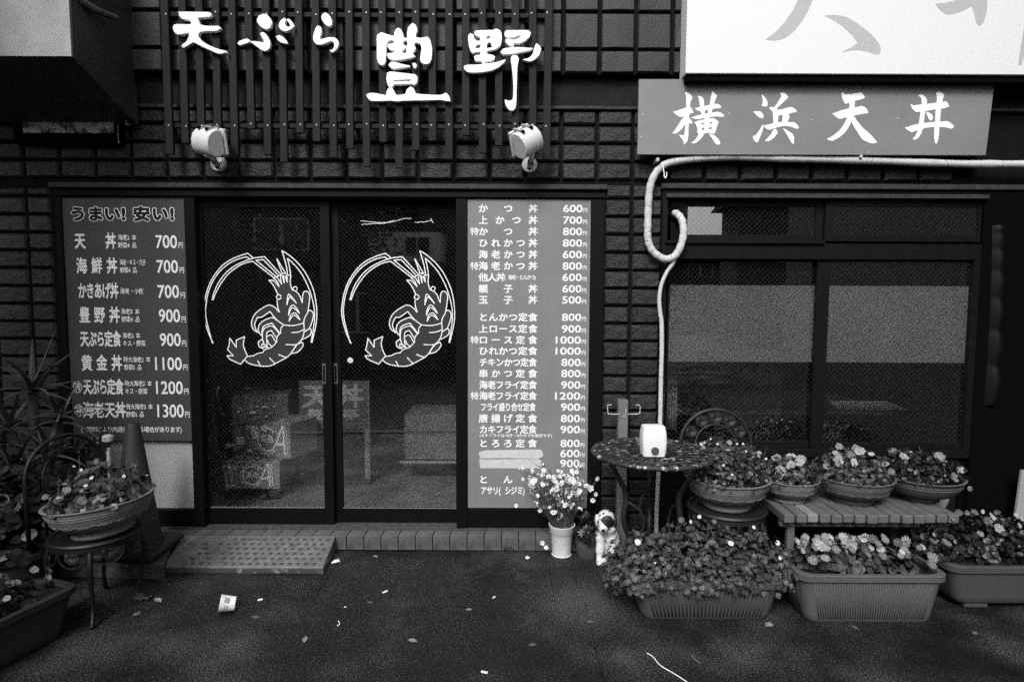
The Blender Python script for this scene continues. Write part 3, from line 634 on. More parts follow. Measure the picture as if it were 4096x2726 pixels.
# grey panel with four brush characters
gp_ = thing('grey_signboard', 'long grey sign panel with four white brush characters over the window', 'sign', at(3250, 615, -0.12))
M_GREYSIGN = mat('grey_sign_face', 0.185, 0.5, 0.3, var=0.12, vs=2.5, bump=0.05, bs=200)
YG = -0.10
cs = [at(2556, 317, YG), at(3979, 319, YG), at(3943, 620, YG), at(2550, 617, YG)]
MB().slab([(c.x, c.z) for c in cs], YG, YG + 0.02).build('panel', M_GREYSIGN, gp_)
for i, x in enumerate((2600, 3900)):
    q = at(x, 470, YG); MB().box(q.x - .02, q.x + .02, YG + .0205, 0.009, q.z - .02, q.z + .02).build('standoff', M_BLACK, gp_)
for x, y in ((2571, 458), (2565, 550), (2916, 455), (3591, 474), (3471, 610), (3245, 480)):
    q = at(x, y, YG - .001); MB().cyl((q.x, YG - .003, q.z), (q.x, YG - .0002, q.z), 0.005, 8).build('screw', M_SCREW, gp_)
RD, SD = (2660, 340), 4.207; RE = (3280, 340)
M_BRUSH = mat('white_brush_print', 0.82, 0.6, 0.2)
for reg, polys in (
 (RD, [[(330,118),(380,128),(440,170),(462,215),(440,260),(425,310),(420,360),(450,400),(482,468),(430,480),(408,500),(402,550),(430,580),(458,620),(455,645),(440,657),(400,640),(395,720),(392,880),(375,950),(318,1010),(315,960),(290,910),(225,830),(300,850),(325,845),(335,760),(345,660),(290,730),(230,790),(180,822),(120,815),(160,770),(230,660),(300,560),(320,520),(265,548),(200,510),(135,455),(250,415),(355,380),(358,280),(355,180)],
  [(540,180),(600,190),(640,215),(655,260),(660,355),(750,335),(765,250),(785,150),(788,92),(830,130),(878,180),(850,240),(825,320),(880,315),(925,340),(945,375),(930,395),(870,395),(800,405),(790,468),(880,450),(930,460),(980,495),(995,520),(975,540),(870,530),(745,545),(748,565),(820,560),(880,595),(905,632),(880,680),(850,780),(835,825),(780,810),(720,805),(640,825),(650,850),(590,920),(520,975),(480,988),(440,975),(500,930),(545,870),(570,825),(540,800),(550,780),(540,720),(520,660),(485,632),(560,600),(665,580),(665,555),(560,580),(430,555),(500,525),(620,498),(600,450),(540,425),(495,395),(590,368),(580,280),(565,210)],
  [(668,430),(725,420),(715,480),(668,488)], [(605,650),(662,635),(662,660),(612,670)], [(748,630),(795,622),(795,652),(750,655)], [(622,725),(662,718),(665,750),(628,765)], [(742,715),(788,705),(782,745),(742,748)],
  [(735,815),(800,830),(860,870),(910,930),(935,975),(920,1000),(880,1010),(850,985),(800,910)]]),
 (RD, [[(1625,160),(1660,180),(1700,230),(1725,290),(1725,350),(1690,372),(1628,350),(1645,300),(1640,230)], [(1480,448),(1540,440),(1600,442),(1640,480),(1662,520),(1645,568),(1590,550),(1540,510)], [(1650,655),(1655,720),(1630,800),(1590,900),(1560,968),(1530,968),(1490,920),(1475,870),(1490,852),(1520,850),(1570,790),(1620,710)],
  [(1935,135),(2005,125),(2050,165),(2078,208),(2040,245),(1940,340),(1880,395),(1900,420),(2000,400),(2115,368),(2160,385),(2218,432),(2210,455),(2140,470),(2075,490),(2098,530),(2085,570),(2058,625),(2120,628),(2160,622),(2210,650),(2258,715),(2240,735),(2215,740),(2130,705),(2030,690),(1940,700),(1800,740),(1760,762),(1700,735),(1655,685),(1720,670),(1825,640),(1820,550),(1812,450),(1780,420),(1748,375),(1800,372),(1840,375),(1900,290),(1958,190),(1940,155)],
  [(1910,515),(1982,505),(1970,620),(1900,630)], [(1825,745),(1865,738),(1890,775),(1900,805),(1850,870),(1780,930),(1730,950),(1675,938),(1740,880),(1790,815)], [(1980,730),(2030,745),(2110,795),(2150,830),(2175,880),(2168,990),(2135,985),(2110,940),(2050,830)]]),
 (RE, [[(360,140),(380,125),(425,162),(550,150),(680,125),(715,140),(760,212),(720,235),(585,270),(590,310),(578,378),(660,365),(690,350),(740,365),(790,400),(815,475),(700,490),(568,515),(620,600),(720,720),(860,840),(965,965),(890,988),(800,960),(715,920),(640,810),(570,700),(522,610),(510,660),(460,750),(380,840),(290,905),(215,940),(160,935),(115,910),(240,840),(350,740),(420,630),(455,545),(400,555),(335,578),(280,545),(205,485),(350,430),(490,395),(500,340),(492,298),(430,322),(400,280),(370,210)]]),
 (RE, [[(1650,175),(1700,158),(1740,175),(1790,220),(1803,270),(1798,320),(1960,300),(1970,200),(1950,130),(2005,108),(2045,125),(2092,165),(2075,220),(2055,290),(2110,272),(2150,300),(2180,360),(2120,385),(2038,400),(2030,480),(2020,615),(2140,608),(2200,640),(2255,690),(2245,720),(2210,740),(2120,715),(2010,705),(2005,800),(1990,930),(1960,990),(1940,985),(1920,900),(1920,820),(1928,710),(1830,715),(1730,735),(1700,820),(1660,890),(1610,922),(1555,915),(1610,850),(1645,765),(1590,780),(1540,798),(1470,760),(1425,710),(1480,708),(1560,675),(1662,655),(1675,560),(1690,450),(1612,458),(1550,400),(1520,318),(1570,345),(1710,325),(1712,260),(1700,215)],
  [(1775,440),(1945,410),(1940,520),(1935,620),(1745,640),(1755,560),(1765,470)], [(1780,455),(1830,462),(1880,490),(1905,540),(1885,590),(1865,605),(1830,580),(1810,520)]])):
    link_mesh('brush_character', traced(polys, reg, SD, YG - 0.0015), M_BRUSH, gp_)

# ================================================================ MENU BOARDS
lb = thing('menu_board', 'dark menu board with eight priced rice bowls left of the doors', 'menu board', at(500, 1760, YB))
M_LB = mat('dark_board_face', 0.055, 0.5, 0.3, var=0.16, vs=3)
YL = 0.012
cs = [at(236, 797, YL), at(733, 795, YL), at(768, 1762, YL), at(291, 1762, YL)]
zt, zb = zhead0 - 0.004, cs[2].z
xl, xr = xx(240, 800, 0) + .003, xx(733, 800, 0) - .002
MB().box(xl, xr, YL, YL + .012, zb, zt).build('board', M_LB, lb)
YP = YL - 0.0006
hd = [('う', 312), ('ま', 382), ('い', 449), ('!', 494), ('安', 566), ('い', 640), ('!', 688)]
for nm, bold, m, dy, nn in (('heading_outline_lettering', 0.095, M_PRINT, 0, 14), ('heading_lettering', 0.05, M_BLACKPRINT, -0.0012, 8)):
    c0, s = em_box()
    for i, (ch, px) in enumerate(hd):
        mb = MB(); v, f = text_mesh(ch); k = mpp(px, 856, YP); p = at(px, 856, YP)
        if ch == '!':
            lo, hi = v.min(0), v.max(0); v2 = (v - (lo + hi) / 2) / (hi - lo) * np.array((9 * k, 44 * k))
            put(mb, v2, f, (0, 0), (1, 1), p.x, p.z, 1, 1, YP + dy, bold * 64 * k, nn)
        else: put(mb, v, f, c0, s, p.x, p.z, 66 * k, 60 * k, YP + dy, bold, nn)
        mb.build(nm, m, lb, fix=False)
LR = [('天丼', 320, 443, 963.8, (('海老2本', 472, 545, -14), ('野菜4品', 472, 546, 17)), '700', 621, 709, 713, 732),
 ('海鮮丼', 326.5, 448, 1063, (('海老・キス・穴子', 476, 585, -14), ('野菜4品', 479, 548, 17)), '700', 625, 713, 718, 736),
 ('かきあげ丼', 329, 457, 1163, (('海老・小柱', 481, 573, 1),), '700', 629, 717, 721, 740),
 ('豊野丼', 338, 458, 1259.7, (('海老3本', 484, 558, -14), ('野菜4品', 486, 559, 17)), '900', 634, 721, 725, 743),
 ('天ぷら定食', 338, 467, 1355.6, (('海老2本', 490, 561, -14), ('キス・野菜', 491, 582, 17)), '900', 638, 724, 728, 746),
 ('黄金丼', 347, 467, 1451.5, (('特大海老2本', 494, 602, -14), ('野菜5品', 496, 567, 17)), '1100', 619, 728, 733, 750),
 ('天ぷら定食', 349, 477, 1547, (('特大海老2本', 499, 607, -14), ('キス・野菜', 500, 590, 17)), '1200', 623, 732, 736, 754),
 ('海老天丼', 353.6, 482, 1639.8, (('特大海老3本', 504, 611, -14), ('野菜5品', 505, 576, 17)), '1300', 628, 736, 741, 758)]
for (nm, xa, xb, yc, notes, pr, p0, p1, e0, e1) in LR:
    row(nm, xa, xb, yc, min(43, (xb - xa) / (len(nm) - 1) * 1.04), 68, YP, 'dish_name_lettering', M_PRINT, lb, bold=0.032)
    for (tx, n0, n1_, dy) in notes: row(tx, n0 + 9, n1_ - 9, yc + dy, (n1_ - n0 - 18) / (len(tx) - 1) * 1.0, 25, YP, 'dish_note_lettering', M_PRINT, lb, bold=0.012)
    fit(pr, p0, yc - 24, p1, yc + 29, YP, 'price_lettering', M_PRINT, lb, bold=0.018)
    row('円', (e0 + e1) / 2, 0, yc + 17, 20, 27, YP, 'price_lettering', M_PRINT, lb, bold=0.012)
for px, yc in ((310, 1547), (315, 1640)):
    row('特', px, 0, yc, 24, 36, YP, 'round_mark_lettering', M_PRINT, lb, bold=0.012)
    k = mpp(px, yc, YP); c = at(px, yc, YP)
    mb = MB(); mb.ribbon([(c.x + 17 * k * math.cos(t * math.pi / 12), YP - .0003, c.z + 22.5 * k * math.sin(t * math.pi / 12)) for t in range(25)], 0.0042, (0, -1, 0)); mb.build('round_mark_lettering', M_PRINT, lb, fix=False)
row('(季節により内容が変わる場合があります)', 335, 732, 1717, 22, 26, YP, 'season_note_lettering', M_PRINT, lb, bold=0.010)

rb = thing('price_board', 'tall mid-grey price board listing twenty-five dishes right of the doors', 'menu board', at(2110, 2030, YB))
M_RB = mat('grey_board_face', 0.185, 0.45, 0.35, var=0.14, vs=2.5)
xl, xr = xx(1868, 800, 0) + .003, xx(2366, 800, 0) - .002
MB().box(xl, xr, YL, YL + .012, zy(2030, YL, 2100), zhead0 - 0.004).build('board', M_RB, rb)
RR = [(834, '', 'かつ丼', '600'), (880.4, '', '上かつ丼', '700'), (925.8, '特', 'かつ丼', '800'), (971.8, '', 'ひれかつ丼', '800'), (1017.7, '', '海老かつ丼', '600'), (1063.6, '特', '海老かつ丼', '800'), (1109, '', '*他人丼', '600'), (1154.5, '', '親子丼', '600'), (1199, '', '玉子丼', '500'),
 (1268.4, '', 'とんかつ定食', '800'), (1314.8, '', '上ロース定食', '900'), (1359.3, '特', 'ロース定食', '1000'), (1403.3, '', 'ひれかつ定食', '1000'), (1448.8, '', 'チキンかつ定食', '800'), (1493.3, '', '串かつ定食', '800'), (1538.8, '', '海老フライ定食', '900'), (1582.8, '特', '海老フライ定食', '1200'), (1627.3, '', 'フライ盛り合せ定食', '900'), (1672.7, '', '唐揚げ定食', '800'), (1716.7, '', 'カキフライ定食', '900'), (1772.2, '', 'とろろ定食', '800'), (1812.4, '', '', '600'), (1852.2, '', '', '900'), (1916.7, '', 'とん汁', '100'), (1960.8, '', 'アサリ(シジミ)汁', '100')]
for (yc, pre, nm, pr) in RR:
    t = (yc - 834) / (1960.8 - 834); xa, xb = 1933 + t * 1, 2132.5 - t * 3.5
    if nm.startswith('*'):
        row('他人丼', 1933, 2003, yc, 37, 36, YP, 'dish_name_lettering', M_PRINT, rb, bold=0.03); row('(海老・とんかつ)', 2026, 2146, yc, 17, 21, YP, 'dish_note_lettering', M_PRINT, rb, bold=0.025)
    elif nm: row(nm, xa, xb, yc, min(37, (xb - xa) / (len(nm) - 1) * 1.02), 36, YP, 'dish_name_lettering', M_PRINT, rb, bold=0.03)
    if pre: row(pre, 1898 + t, 0, yc, 33, 33, YP, 'dish_name_lettering', M_PRINT, rb, bold=0.02)
    r_ = 2330 - 13.5 * t; l_ = r_ - (78 if len(pr) == 3 else 102)
    fit(pr, l_ + 1, yc - 15.5, r_, yc + 15.5, YP, 'price_lettering', M_PRINT, rb, bold=0.028)
    row('円', r_ + 11, 0, yc + 7, 18, 20, YP, 'price_lettering', M_PRINT, rb, bold=0.014)
fit('(カキフライは10月〜3月までの限定です)', 1918, 1733, 2208, 1750, YP, 'dish_note_lettering', M_PRINT, rb, bold=0.02)
# two strips of creased masking tape over two dishes
M_TAPE = mat('masking_tape', 0.50, 0.7, 0.2, var=0.12, vs=30)
for P in ([(240,850),(300,835),(500,832),(700,828),(760,830),(772,845),(780,880),(765,893),(735,905),(500,900),(250,902)], [(243,910),(400,912),(560,908),(660,908),(700,945),(765,985),(600,986),(400,985),(252,985)]):
    me = traced([P], (1800, 1400), 2.09, YP, 0.0008, smooth=False); link_mesh('masking_tape', me, M_TAPE, rb)
me = traced([[(660,907),(735,907),(755,915),(768,935),(755,945),(770,975),(705,950),(680,925)]], (1800, 1400), 2.09, YP - .003, 0.0008, smooth=False)
link_mesh('masking_tape', me, M_TAPE, rb)
# ================================================================ WALL FITTINGS
M_IRON = mat('cast_iron', 0.011, 0.5, 0.4, var=0.3, vs=30, bump=0.4, bs=120, v2=0.07, mscale=26, mlo=0.62, mhi=0.75)
M_IRON2 = mat('worn_green_iron', 0.024, 0.55, 0.35, var=0.35, vs=30, bump=0.5, bs=90, v2=0.5, mscale=24, mlo=0.56, mhi=0.64)
M_LAMP = mat('white_lamp_enamel', 0.62, 0.5, 0.35, var=0.05, vs=30)
def spot_lamp(label, pb, pp, yaw, roll, tilt, s=1.0):
    c = at(pb[0], pb[1], -0.21); pl = at(pp[0], pp[1], -0.01)
    t = thing('spot_lamp', label, 'lamp', pl, 'white spot lamps under the slatted sign')
    prof = [(.022, .072), (.074, -.040), (.052, -.066), (.020, -.080), (-.012, -.074), (-.036, -.050), (-.048, -.016), (-.048, .016), (-.034, .046), (-.010, .066)]
    L_ = 0.072; n = len(prof)
    Mx = Matrix.Translation(c) @ Matrix.Rotation(yaw, 4, 'Z') @ Matrix.Rotation(roll, 4, 'Y') @ Matrix.Rotation(tilt, 4, 'X') @ Matrix.Scale(s, 4)
    b = MB(); b.add([Mx @ Vector((-L_, y, z)) for y, z in prof] + [Mx @ Vector((L_, y, z)) for y, z in prof], [tuple(range(n)), tuple(range(2 * n - 1, n - 1, -1))] + [(i, (i + 1) % n, (i + 1) % n + n, i + n) for i in range(n)])
    body = b.build('lamp_housing', M_LAMP, t, bevel=0.004, smooth='auto')
    f = MB(); A, B = Vector((0, .027, .082)), Vector((0, .083, -.046)); nn = Vector((0, .912, .41)) * 0.016
    f.hexa([Mx @ (Vector((x, 0, 0)) + p) for p, x in ((A, -L_ - .006), (A, L_ + .006), (A + nn, L_ + .006), (A + nn, -L_ - .006), (B, -L_ - .006), (B, L_ + .006), (B + nn, L_ + .006), (B + nn, -L_ - .006))])
    f.build('lamp_rim', M_LAMP, t, bevel=0.003)
    for x in (-.036, .032):
        k = MB(); k.hexa([Mx @ Vector(p) for p in ((x - .007, -.030, .060), (x + .007, -.030, .060), (x + .007, .030, .090), (x - .007, .030, .090), (x - .007, -.034, .066), (x + .007, -.034, .066), (x + .007, .028, .096), (x - .007, .028, .096))])
        cl = k.build('lid_clip', mat('clip_grey', 0.30, 0.4, 0.4), t)
        MB().hexa([Mx @ Vector(p) for p in ((x - .008, -.042, .046), (x + .008, -.042, .046), (x + .008, -.030, .058), (x - .008, -.030, .058), (x - .008, -.046, .056), (x + .008, -.046, .056), (x + .008, -.034, .067), (x - .008, -.034, .067))]).build('clip_slot', M_BLACK, cl)
    MB().tube([(pl.x, 0.0, pl.z), (pl.x, -0.014, pl.z), (pl.x, -0.0145, pl.z), (pl.x, -0.022, pl.z)], [.047, .047, .047, .042], 28).build('wall_plate', M_LAMP, t, smooth='auto')
    kn = Mx @ Vector((0, .01, -.075)); el = Vector((pl.x + (kn.x - pl.x) * .6, -0.10, pl.z + .012))
    MB().tube([(pl.x, -0.018, pl.z - .004), (pl.x, -.05, pl.z), el, kn], [.018, .015, .014, .014], 12).build('arm', M_LAMP, t, smooth='auto')
    for q in range(3):
        a0 = Vector((pl.x, -.052, pl.z)).lerp(el, 0.2 + q * .3); a1 = Vector((pl.x, -.052, pl.z)).lerp(el, 0.26 + q * .3)
        MB().tube([a0, a1], .0165, 12).build('arm_groove', M_BLACK, t)
    MB().cyl((pl.x + .022, -.0235, pl.z + .004), (pl.x + .022, -.021, pl.z + .004), .005, 8).build('plate_screw', M_BLACK, t)
    MB().cyl((pl.x - .004, -.0235, pl.z - .020), (pl.x - .004, -.021, pl.z - .020), .012, 10).build('cable_hole', M_BLACK, t)
    return t
spot_lamp('white spot lamp tilted up at the left end of the slatted sign', (828, 562), (874, 655), R(-27), R(13), R(-6), 1.0)
spot_lamp('white spot lamp turned inward at the right end of the slatted sign', (2112, 562), (2119, 660), R(36), R(-30), R(-4), .98)

# exhaust hood at the upper left
hd_ = thing('exhaust_hood', 'sheet-metal exhaust hood with bright front face under the eaves', 'hood', at(300, 480, -0.1))
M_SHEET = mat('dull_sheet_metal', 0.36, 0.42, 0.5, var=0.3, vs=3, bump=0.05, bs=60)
M_SHEETD = mat('dark_hood_grey', 0.030, 0.45, 0.4, var=0.3, vs=5)  # darker grey for the hood body and back plate
XR = xx(292, 229, -0.55); XLH = X0 - .2
zf = zy(229, -0.55, 200); zb1 = zy(455, -0.14, 430)
P = [(-.55, 3.5), (-.55, zf), (-.14, zb1), (-.05, zb1 - .03), (-.05, 3.5)]
h = MB(); n = len(P)
h.add([(XLH, y, z) for y, z in P] + [(XR, y, z) for y, z in P], [tuple(range(n)), tuple(range(2 * n - 1, n - 1, -1))] + [(i, (i + 1) % n, (i + 1) % n + n, i + n) for i in range(n)])
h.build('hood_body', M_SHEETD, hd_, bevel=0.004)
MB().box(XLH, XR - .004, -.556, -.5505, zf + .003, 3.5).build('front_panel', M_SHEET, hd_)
a, b = at(507, 300, -0.04), at(521, 506, -0.04)
MB().box(a.x, b.x, -0.075, -0.036, b.z, a.z).build('side_flange', mat('bare_flange', 0.35, 0.4, 0.4), hd_, bevel=0.002)
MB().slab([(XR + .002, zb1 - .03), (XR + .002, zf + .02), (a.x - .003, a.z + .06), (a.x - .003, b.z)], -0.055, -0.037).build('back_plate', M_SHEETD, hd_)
a, b = at(90, 483, -0.06), at(455, 533, -0.06)
MB().box(a.x - .06, b.x + .03, -0.055, -0.001, b.z - .06, a.z + .05).build('vent_box', M_BLACK, hd_)
MB().box(a.x, b.x, -0.062, -0.0555, b.z, a.z).build('rusted_strip', mat('streaked_plate', 0.50, 0.6, 0.3, var=0.3, vs=30, v2=0.05, mscale=14, mlo=0.47, mhi=0.58), hd_, bevel=0.001)
q = [at(300, -10, -.5), at(380, 40, -.42), at(466, 72, -.3)]
MB().tube(q, [.02, .02, .016], 8).build('brace', mat('dark_brace', 0.05, 0.5, 0.3), hd_)
MB().tube([at(474, 486, -.05), at(474, 530, -.05), at(477, 575, -.05)], .006, 8).build('drip_pipe', mat('bright_pipe', 0.3, 0.25, 0.5), hd_)

# ------------------------------------------------ insulated hose
M_HOSE = mat('white_wrap_tape', 0.50, 0.7, 0.25, var=0.10, vs=18, bump=0.25, bs=60, v2=0.30, mscale=9, mlo=0.58, mhi=0.7)
hs = thing('wrapped_hose', 'white tape-wrapped hose looping under the grey sign into the window', 'hose', at(2640, 1000, -0.03))
HP = [(4200, 662, -.075), (4096, 657, -.07), (3840, 655, -.065), (3480, 642, -.065), (3120, 633, -.066), (2940, 627, -.066), (2796, 633, -.066), (2688, 648, -.064), (2640, 672, -.06), (2612, 712, -.056), (2598, 760, -.052), (2593, 830, -.05), (2591, 900, -.05), (2591, 950, -.05), (2602, 990, -.052), (2627, 1019, -.056), (2664, 1036, -.062), (2700, 1022, -.066), (2724, 980, -.066), (2734, 932, -.06), (2730, 888, -.045), (2716, 862, -.015), (2700, 852, .03), (2695, 850, .08)]
path = catmull([at(*p) for p in HP], 5)
rad = [0.0215 + 0.0012 * math.sin(i * 1.7) + (0.0012 if i % 4 == 0 else 0) for i in range(len(path))]
MB().tube(path, rad, 14).build('upper_run', M_HOSE, hs, smooth=True)
sm = MB()
for i in range(3, len(path) - 8, 4):                      # edges of the wrapped tape
    t = (path[i + 1] - path[i - 1]).normalized(); u = t.orthogonal().normalized(); v = t.cross(u)
    sm.tube([path[i] + (u * math.cos(a) + v * math.sin(a)) * (rad[i] + .0003) + t * 0.012 * math.sin(a + i) for a in [k_ * math.pi / 8 for k_ in range(17)]], 0.0013, 4, cap=False)
sm.build('tape_seam', mat('seam_grey', 0.16, 0.8, 0.1), hs, fix=False)
HP2 = [(2702, 1030, -.06), (2690, 1056, -.055), (2666, 1090, -.05), (2645, 1141, -.05), (2637, 1197, -.05), (2641, 1253, -.05), (2646, 1290, -.05), (2647, 1400, -.05), (2644, 1500, -.05), (2640, 1709, -.05), (2634, 1880, -.05), (2626, 2060, -.05), (2625, 2160, -.06)]
p2 = catmull([at(*p) for p in HP2], 6)
r2_ = [0.010 + min(0.0032, 0.0032 * i / 40) + (0.0008 if i % 2 else 0) for i in range(len(p2))]
MB().tube(p2, r2_, 12).build('lower_run', M_HOSE, hs, smooth=True)
for px, py in ((2628, 642), (3437, 629)):
    q = at(px, py, -.08); MB().box(q.x - .008, q.x + .010, -0.10, -0.004, q.z - .008, q.z + .012).build('pipe_clip', M_SCREW, hs, bevel=0.002)
q = [at(*p) for p in ((2648, 650, -.09), (2656, 690, -.09), (2657, 705, -.09), (2662, 712, -.09), (2667, 700, -.09), (2666, 688, -.09))]
MB().tube(catmull(q, 3), 0.003, 6).build('wire_hook', M_WHITE, hs)

# ------------------------------------------------ helpers for pots and plants
def bowl(name, label, c, Rr, H, m, foot=0.55, rings=True, group='round flower bowls', tilt=0.0):
    t = thing(name, label, 'flower pot', c, group)
    pr = [(0.0, 0.004), (foot * Rr, 0.0), (foot * Rr * 1.03, H * .05), (foot * Rr * .95, H * .17), (foot * Rr * .97, H * .2), (Rr * .72, H * .3), (Rr * .84, H * .48), (Rr * .91, H * .66)]
    if rings: pr += [(Rr * .925, H * .72), (Rr * .935, H * .735), (Rr * .93, H * .755), (Rr * .945, H * .79), (Rr * .955, H * .80), (Rr * .95, H * .82), (Rr * .965, H * .86)]
    else: pr += [(Rr * .93, H * .70), (Rr * .915, H * .72), (Rr * .95, H * .80), (Rr * .935, H * .82)]
    pr += [(Rr * .975, H * .93), (Rr * 1.0, H * .95), (Rr * 1.01, H * .985), (Rr * .995, H), (Rr * .94, H * .99), (Rr * .92, H * .9), (Rr * .88, H * .84)]
    MB().lathe(pr, c, 48).build('bowl', m, t, smooth='auto')
    MB().disc((c[0], c[1], c[2] + H * .86), Rr * .89, n=32).build('soil', mat('soil', 0.02, 0.95, 0.1, var=0.5, vs=60, bump=1.0, bs=60), t)
    if rings:      # moulded scroll band
        s = MB()
        for k in range(34):
            a0 = 2 * math.pi * k / 34
            pts = []
            for j in range(7):
                a = a0 + 0.20 * math.sin(j * .62) ; z = H * (.53 + .05 * math.cos(j * .95 + (k % 2) * 3.1)); rr = Rr * (.86 + .02 * (z / H - .5) * 4)
                pts.append((c[0] + rr * math.cos(a), c[1] + rr * math.sin(a), c[2] + z))
            s.tube(pts, 0.0021, 4)
        s.build('moulded_scroll', m, t, smooth=True)
    if tilt: t.rotation_euler = (0, tilt, 0)
    return t
LEAF = {
 'round': [(0, -.1, 0), (.35, .1, .04), (.5, .5, .10), (.3, .9, .04), (0, 1.0, -.02), (-.3, .9, .04), (-.5, .5, .10), (-.35, .1, .04), (0, .5, 0)],
 'long': [(0, 0, 0), (.16, .3, .05), (.2, .6, .04), (0, 1.0, -.10), (-.2, .6, .04), (-.16, .3, .05), (0, .5, 0)],
 'lobed': [(0, 0, 0), (.12, .25, 0), (.42, .22, .06), (.30, .45, .02), (.55, .62, .04), (.25, .68, 0), (.2, 1.0, -.06), (0, .82, 0), (-.2, 1.0, -.06), (-.25, .68, 0), (-.55, .62, .04), (-.30, .45, .02), (-.42, .22, .06), (-.12, .25, 0), (0, .5, 0)]}
def add_leaf(mb, p, d, up, size, kind, rnd):
    d = Vector(d).normalized(); s_ = d.cross(Vector(up)); s_ = s_.normalized() if s_.length > 1e-4 else d.orthogonal().normalized(); u = s_.cross(d)
    S = LEAF[kind]; k = len(S) - 1; sz = size * rnd.uniform(.65, 1.25)
    mb.add([Vector(p) + (s_ * x + d * y + u * z) * sz for x, y, z in S], [(i, (i + 1) % k, k) for i in range(k)])
def mound(mb, c, rx, ry, rz, n, size, kind, rnd, up=0.6, shell=0.45, droop=0.0, zmin=-.2):
    for _ in range(n):
        while True:
            q = Vector((rnd.uniform(-1, 1), rnd.uniform(-1, 1), rnd.uniform(zmin, 1)))
            if shell < q.length < 1.0 + rnd.uniform(-.25, .12): break
        p = Vector((c[0] + q.x * rx, c[1] + q.y * ry, c[2] + q.z * rz))
        nr = (q.normalized() + Vector((rnd.gauss(0, .5), rnd.gauss(0, .5), up + rnd.gauss(0, .4)))).normalized()
        d = nr.orthogonal(); d = Matrix.Rotation(rnd.uniform(0, 6.28), 3, nr) @ d; d = (d + Vector((q.x * .5, q.y * .5, -.25 - droop))).normalized()
        add_leaf(mb, p - d * size * .4, d, nr, size, kind, rnd)
def petal_flower(name, sizes, r, wid, m, cup=0.15, notch=0.0, seed=0):
    """sizes: one relative length per petal; notched, waved edges."""
    mb = MB(); rnd = random.Random(seed); n_ = len(sizes)
    for i, sz in enumerate(sizes):
        a = 2 * math.pi * i / n_ + math.pi / 2; ca, sa = math.cos(a), math.sin(a); q = r * sz; lift = rnd.uniform(-.12, .22)
        def P_(u, v, z): return (u * ca - v * sa, u * sa + v * ca, z + (0.0012 if i % 2 else 0))
        w_ = wid * q
        mb.add([P_(q * .06, 0, 0), P_(q * .55, -w_, q * cup * .6), P_(q * .88, -w_ * .85, q * (cup + lift)), P_(q * 1.0, -w_ * .4, q * (cup + lift * .6)), P_(q * (1 - notch), 0, q * (cup + lift * .3)), P_(q * 1.0, w_ * .4, q * (cup + lift * .8)), P_(q * .88, w_ * .85, q * cup), P_(q * .55, w_, q * cup * .6), P_(q * .5, 0, q * cup * .25)], [(k, (k + 1) % 8, 8) for k in range(8)])
    me = mb.mesh(name); me.materials.append(m); return me
M_PETAL = mat('pale_petal', 0.30, 0.7, 0.15, var=0.25, vs=60, trans=0.2, tone=0.5)
M_PETAL2 = mat('mid_petal', 0.13, 0.7, 0.15, var=0.3, vs=60, trans=0.2, tone=0.5)
M_DAISY = mat('white_petal', 0.78, 0.7, 0.15, trans=0.15)
M_EYE = mat('flower_eye', 0.30, 0.8, 0.1)
PAN = (1.15, .95, .8, .8, .95)
FL = {'pansy': petal_flower('pansy', PAN, .027, .50, M_PETAL, .12, .1, 1), 'pansy2': petal_flower('pansy', PAN, .025, .50, M_PETAL2, .12, .1, 2), 'primrose': petal_flower('primrose', (1,) * 5, .024, .46, M_PETAL, .22, .22, 3),
      'primrose2': petal_flower('primrose', (1,) * 5, .022, .46, M_PETAL2, .22, .22, 4), 'daisy': petal_flower('daisy', (1,) * 14, .020, .14, M_DAISY, .1, .0, 5), 'button': petal_flower('button', (1,) * 8, .0125, .26, M_DAISY, .3, .0, 6)}
EYE = MB().lathe([(0.0032, 0.001), (.0028, .003), (.0012, .004), (0.0002, .0042)], (0, 0, 0), 8).mesh('flower_eye'); EYE.materials.append(M_EYE)
def flower(kind, p, nr, parent, s=1.0, rnd=random):
    o = bpy.data.objects.new('flower', FL[kind]); COL.objects.link(o); o.parent = parent; o.location = Vector(p) - LOC[parent]
    q = Vector(nr).to_track_quat('Z', 'Y'); o.rotation_mode = 'QUATERNION'; o.rotation_quaternion = q @ Matrix.Rotation(rnd.uniform(0, 6.28), 3, 'Z').to_quaternion(); k_ = s * rnd.uniform(.6, 1.2); o.scale = (k_ * rnd.uniform(.75, 1.1), k_, k_ * rnd.uniform(.6, 2.2))
    e = bpy.data.objects.new('flower_eye', EYE); COL.objects.link(e); e.parent = o
    return o
M_LEAF1 = mat('pansy_leaf', 0.045, 0.4, 0.5, var=0.75, vs=22, trans=0.12)
M_LEAF2 = mat('mum_leaf', 0.058, 0.45, 0.45, var=0.75, vs=20, trans=0.12)
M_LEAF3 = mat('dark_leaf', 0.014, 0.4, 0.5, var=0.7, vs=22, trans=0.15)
M_LEAF4 = mat('fine_leaf', 0.06, 0.7, 0.2, var=0.4, vs=60, trans=0.2)
M_STEM = mat('pale_stem', 0.12, 0.7, 0.2, var=0.3, vs=60)
def stems(mb, c, r, n, h, rnd, rad=0.0014, lean=0.25):
    for _ in range(n):
        a = rnd.uniform(0, 6.28); q = r * math.sqrt(rnd.random()); p = Vector((c[0] + q * math.cos(a), c[1] + q * math.sin(a), c[2]))
        hh = h * rnd.uniform(.5, 1.1); e = p + Vector((rnd.gauss(0, lean) * hh, rnd.gauss(0, lean) * hh, hh))
        mb.tube([p, (p + e) / 2 + Vector((rnd.gauss(0, .006), rnd.gauss(0, .006), 0)), e], [rad, rad * .9, rad * .6], 4)
TERRA = mat('grey_terracotta', 0.14, 0.7, 0.25, var=0.15, vs=10, bump=0.12, bs=150)
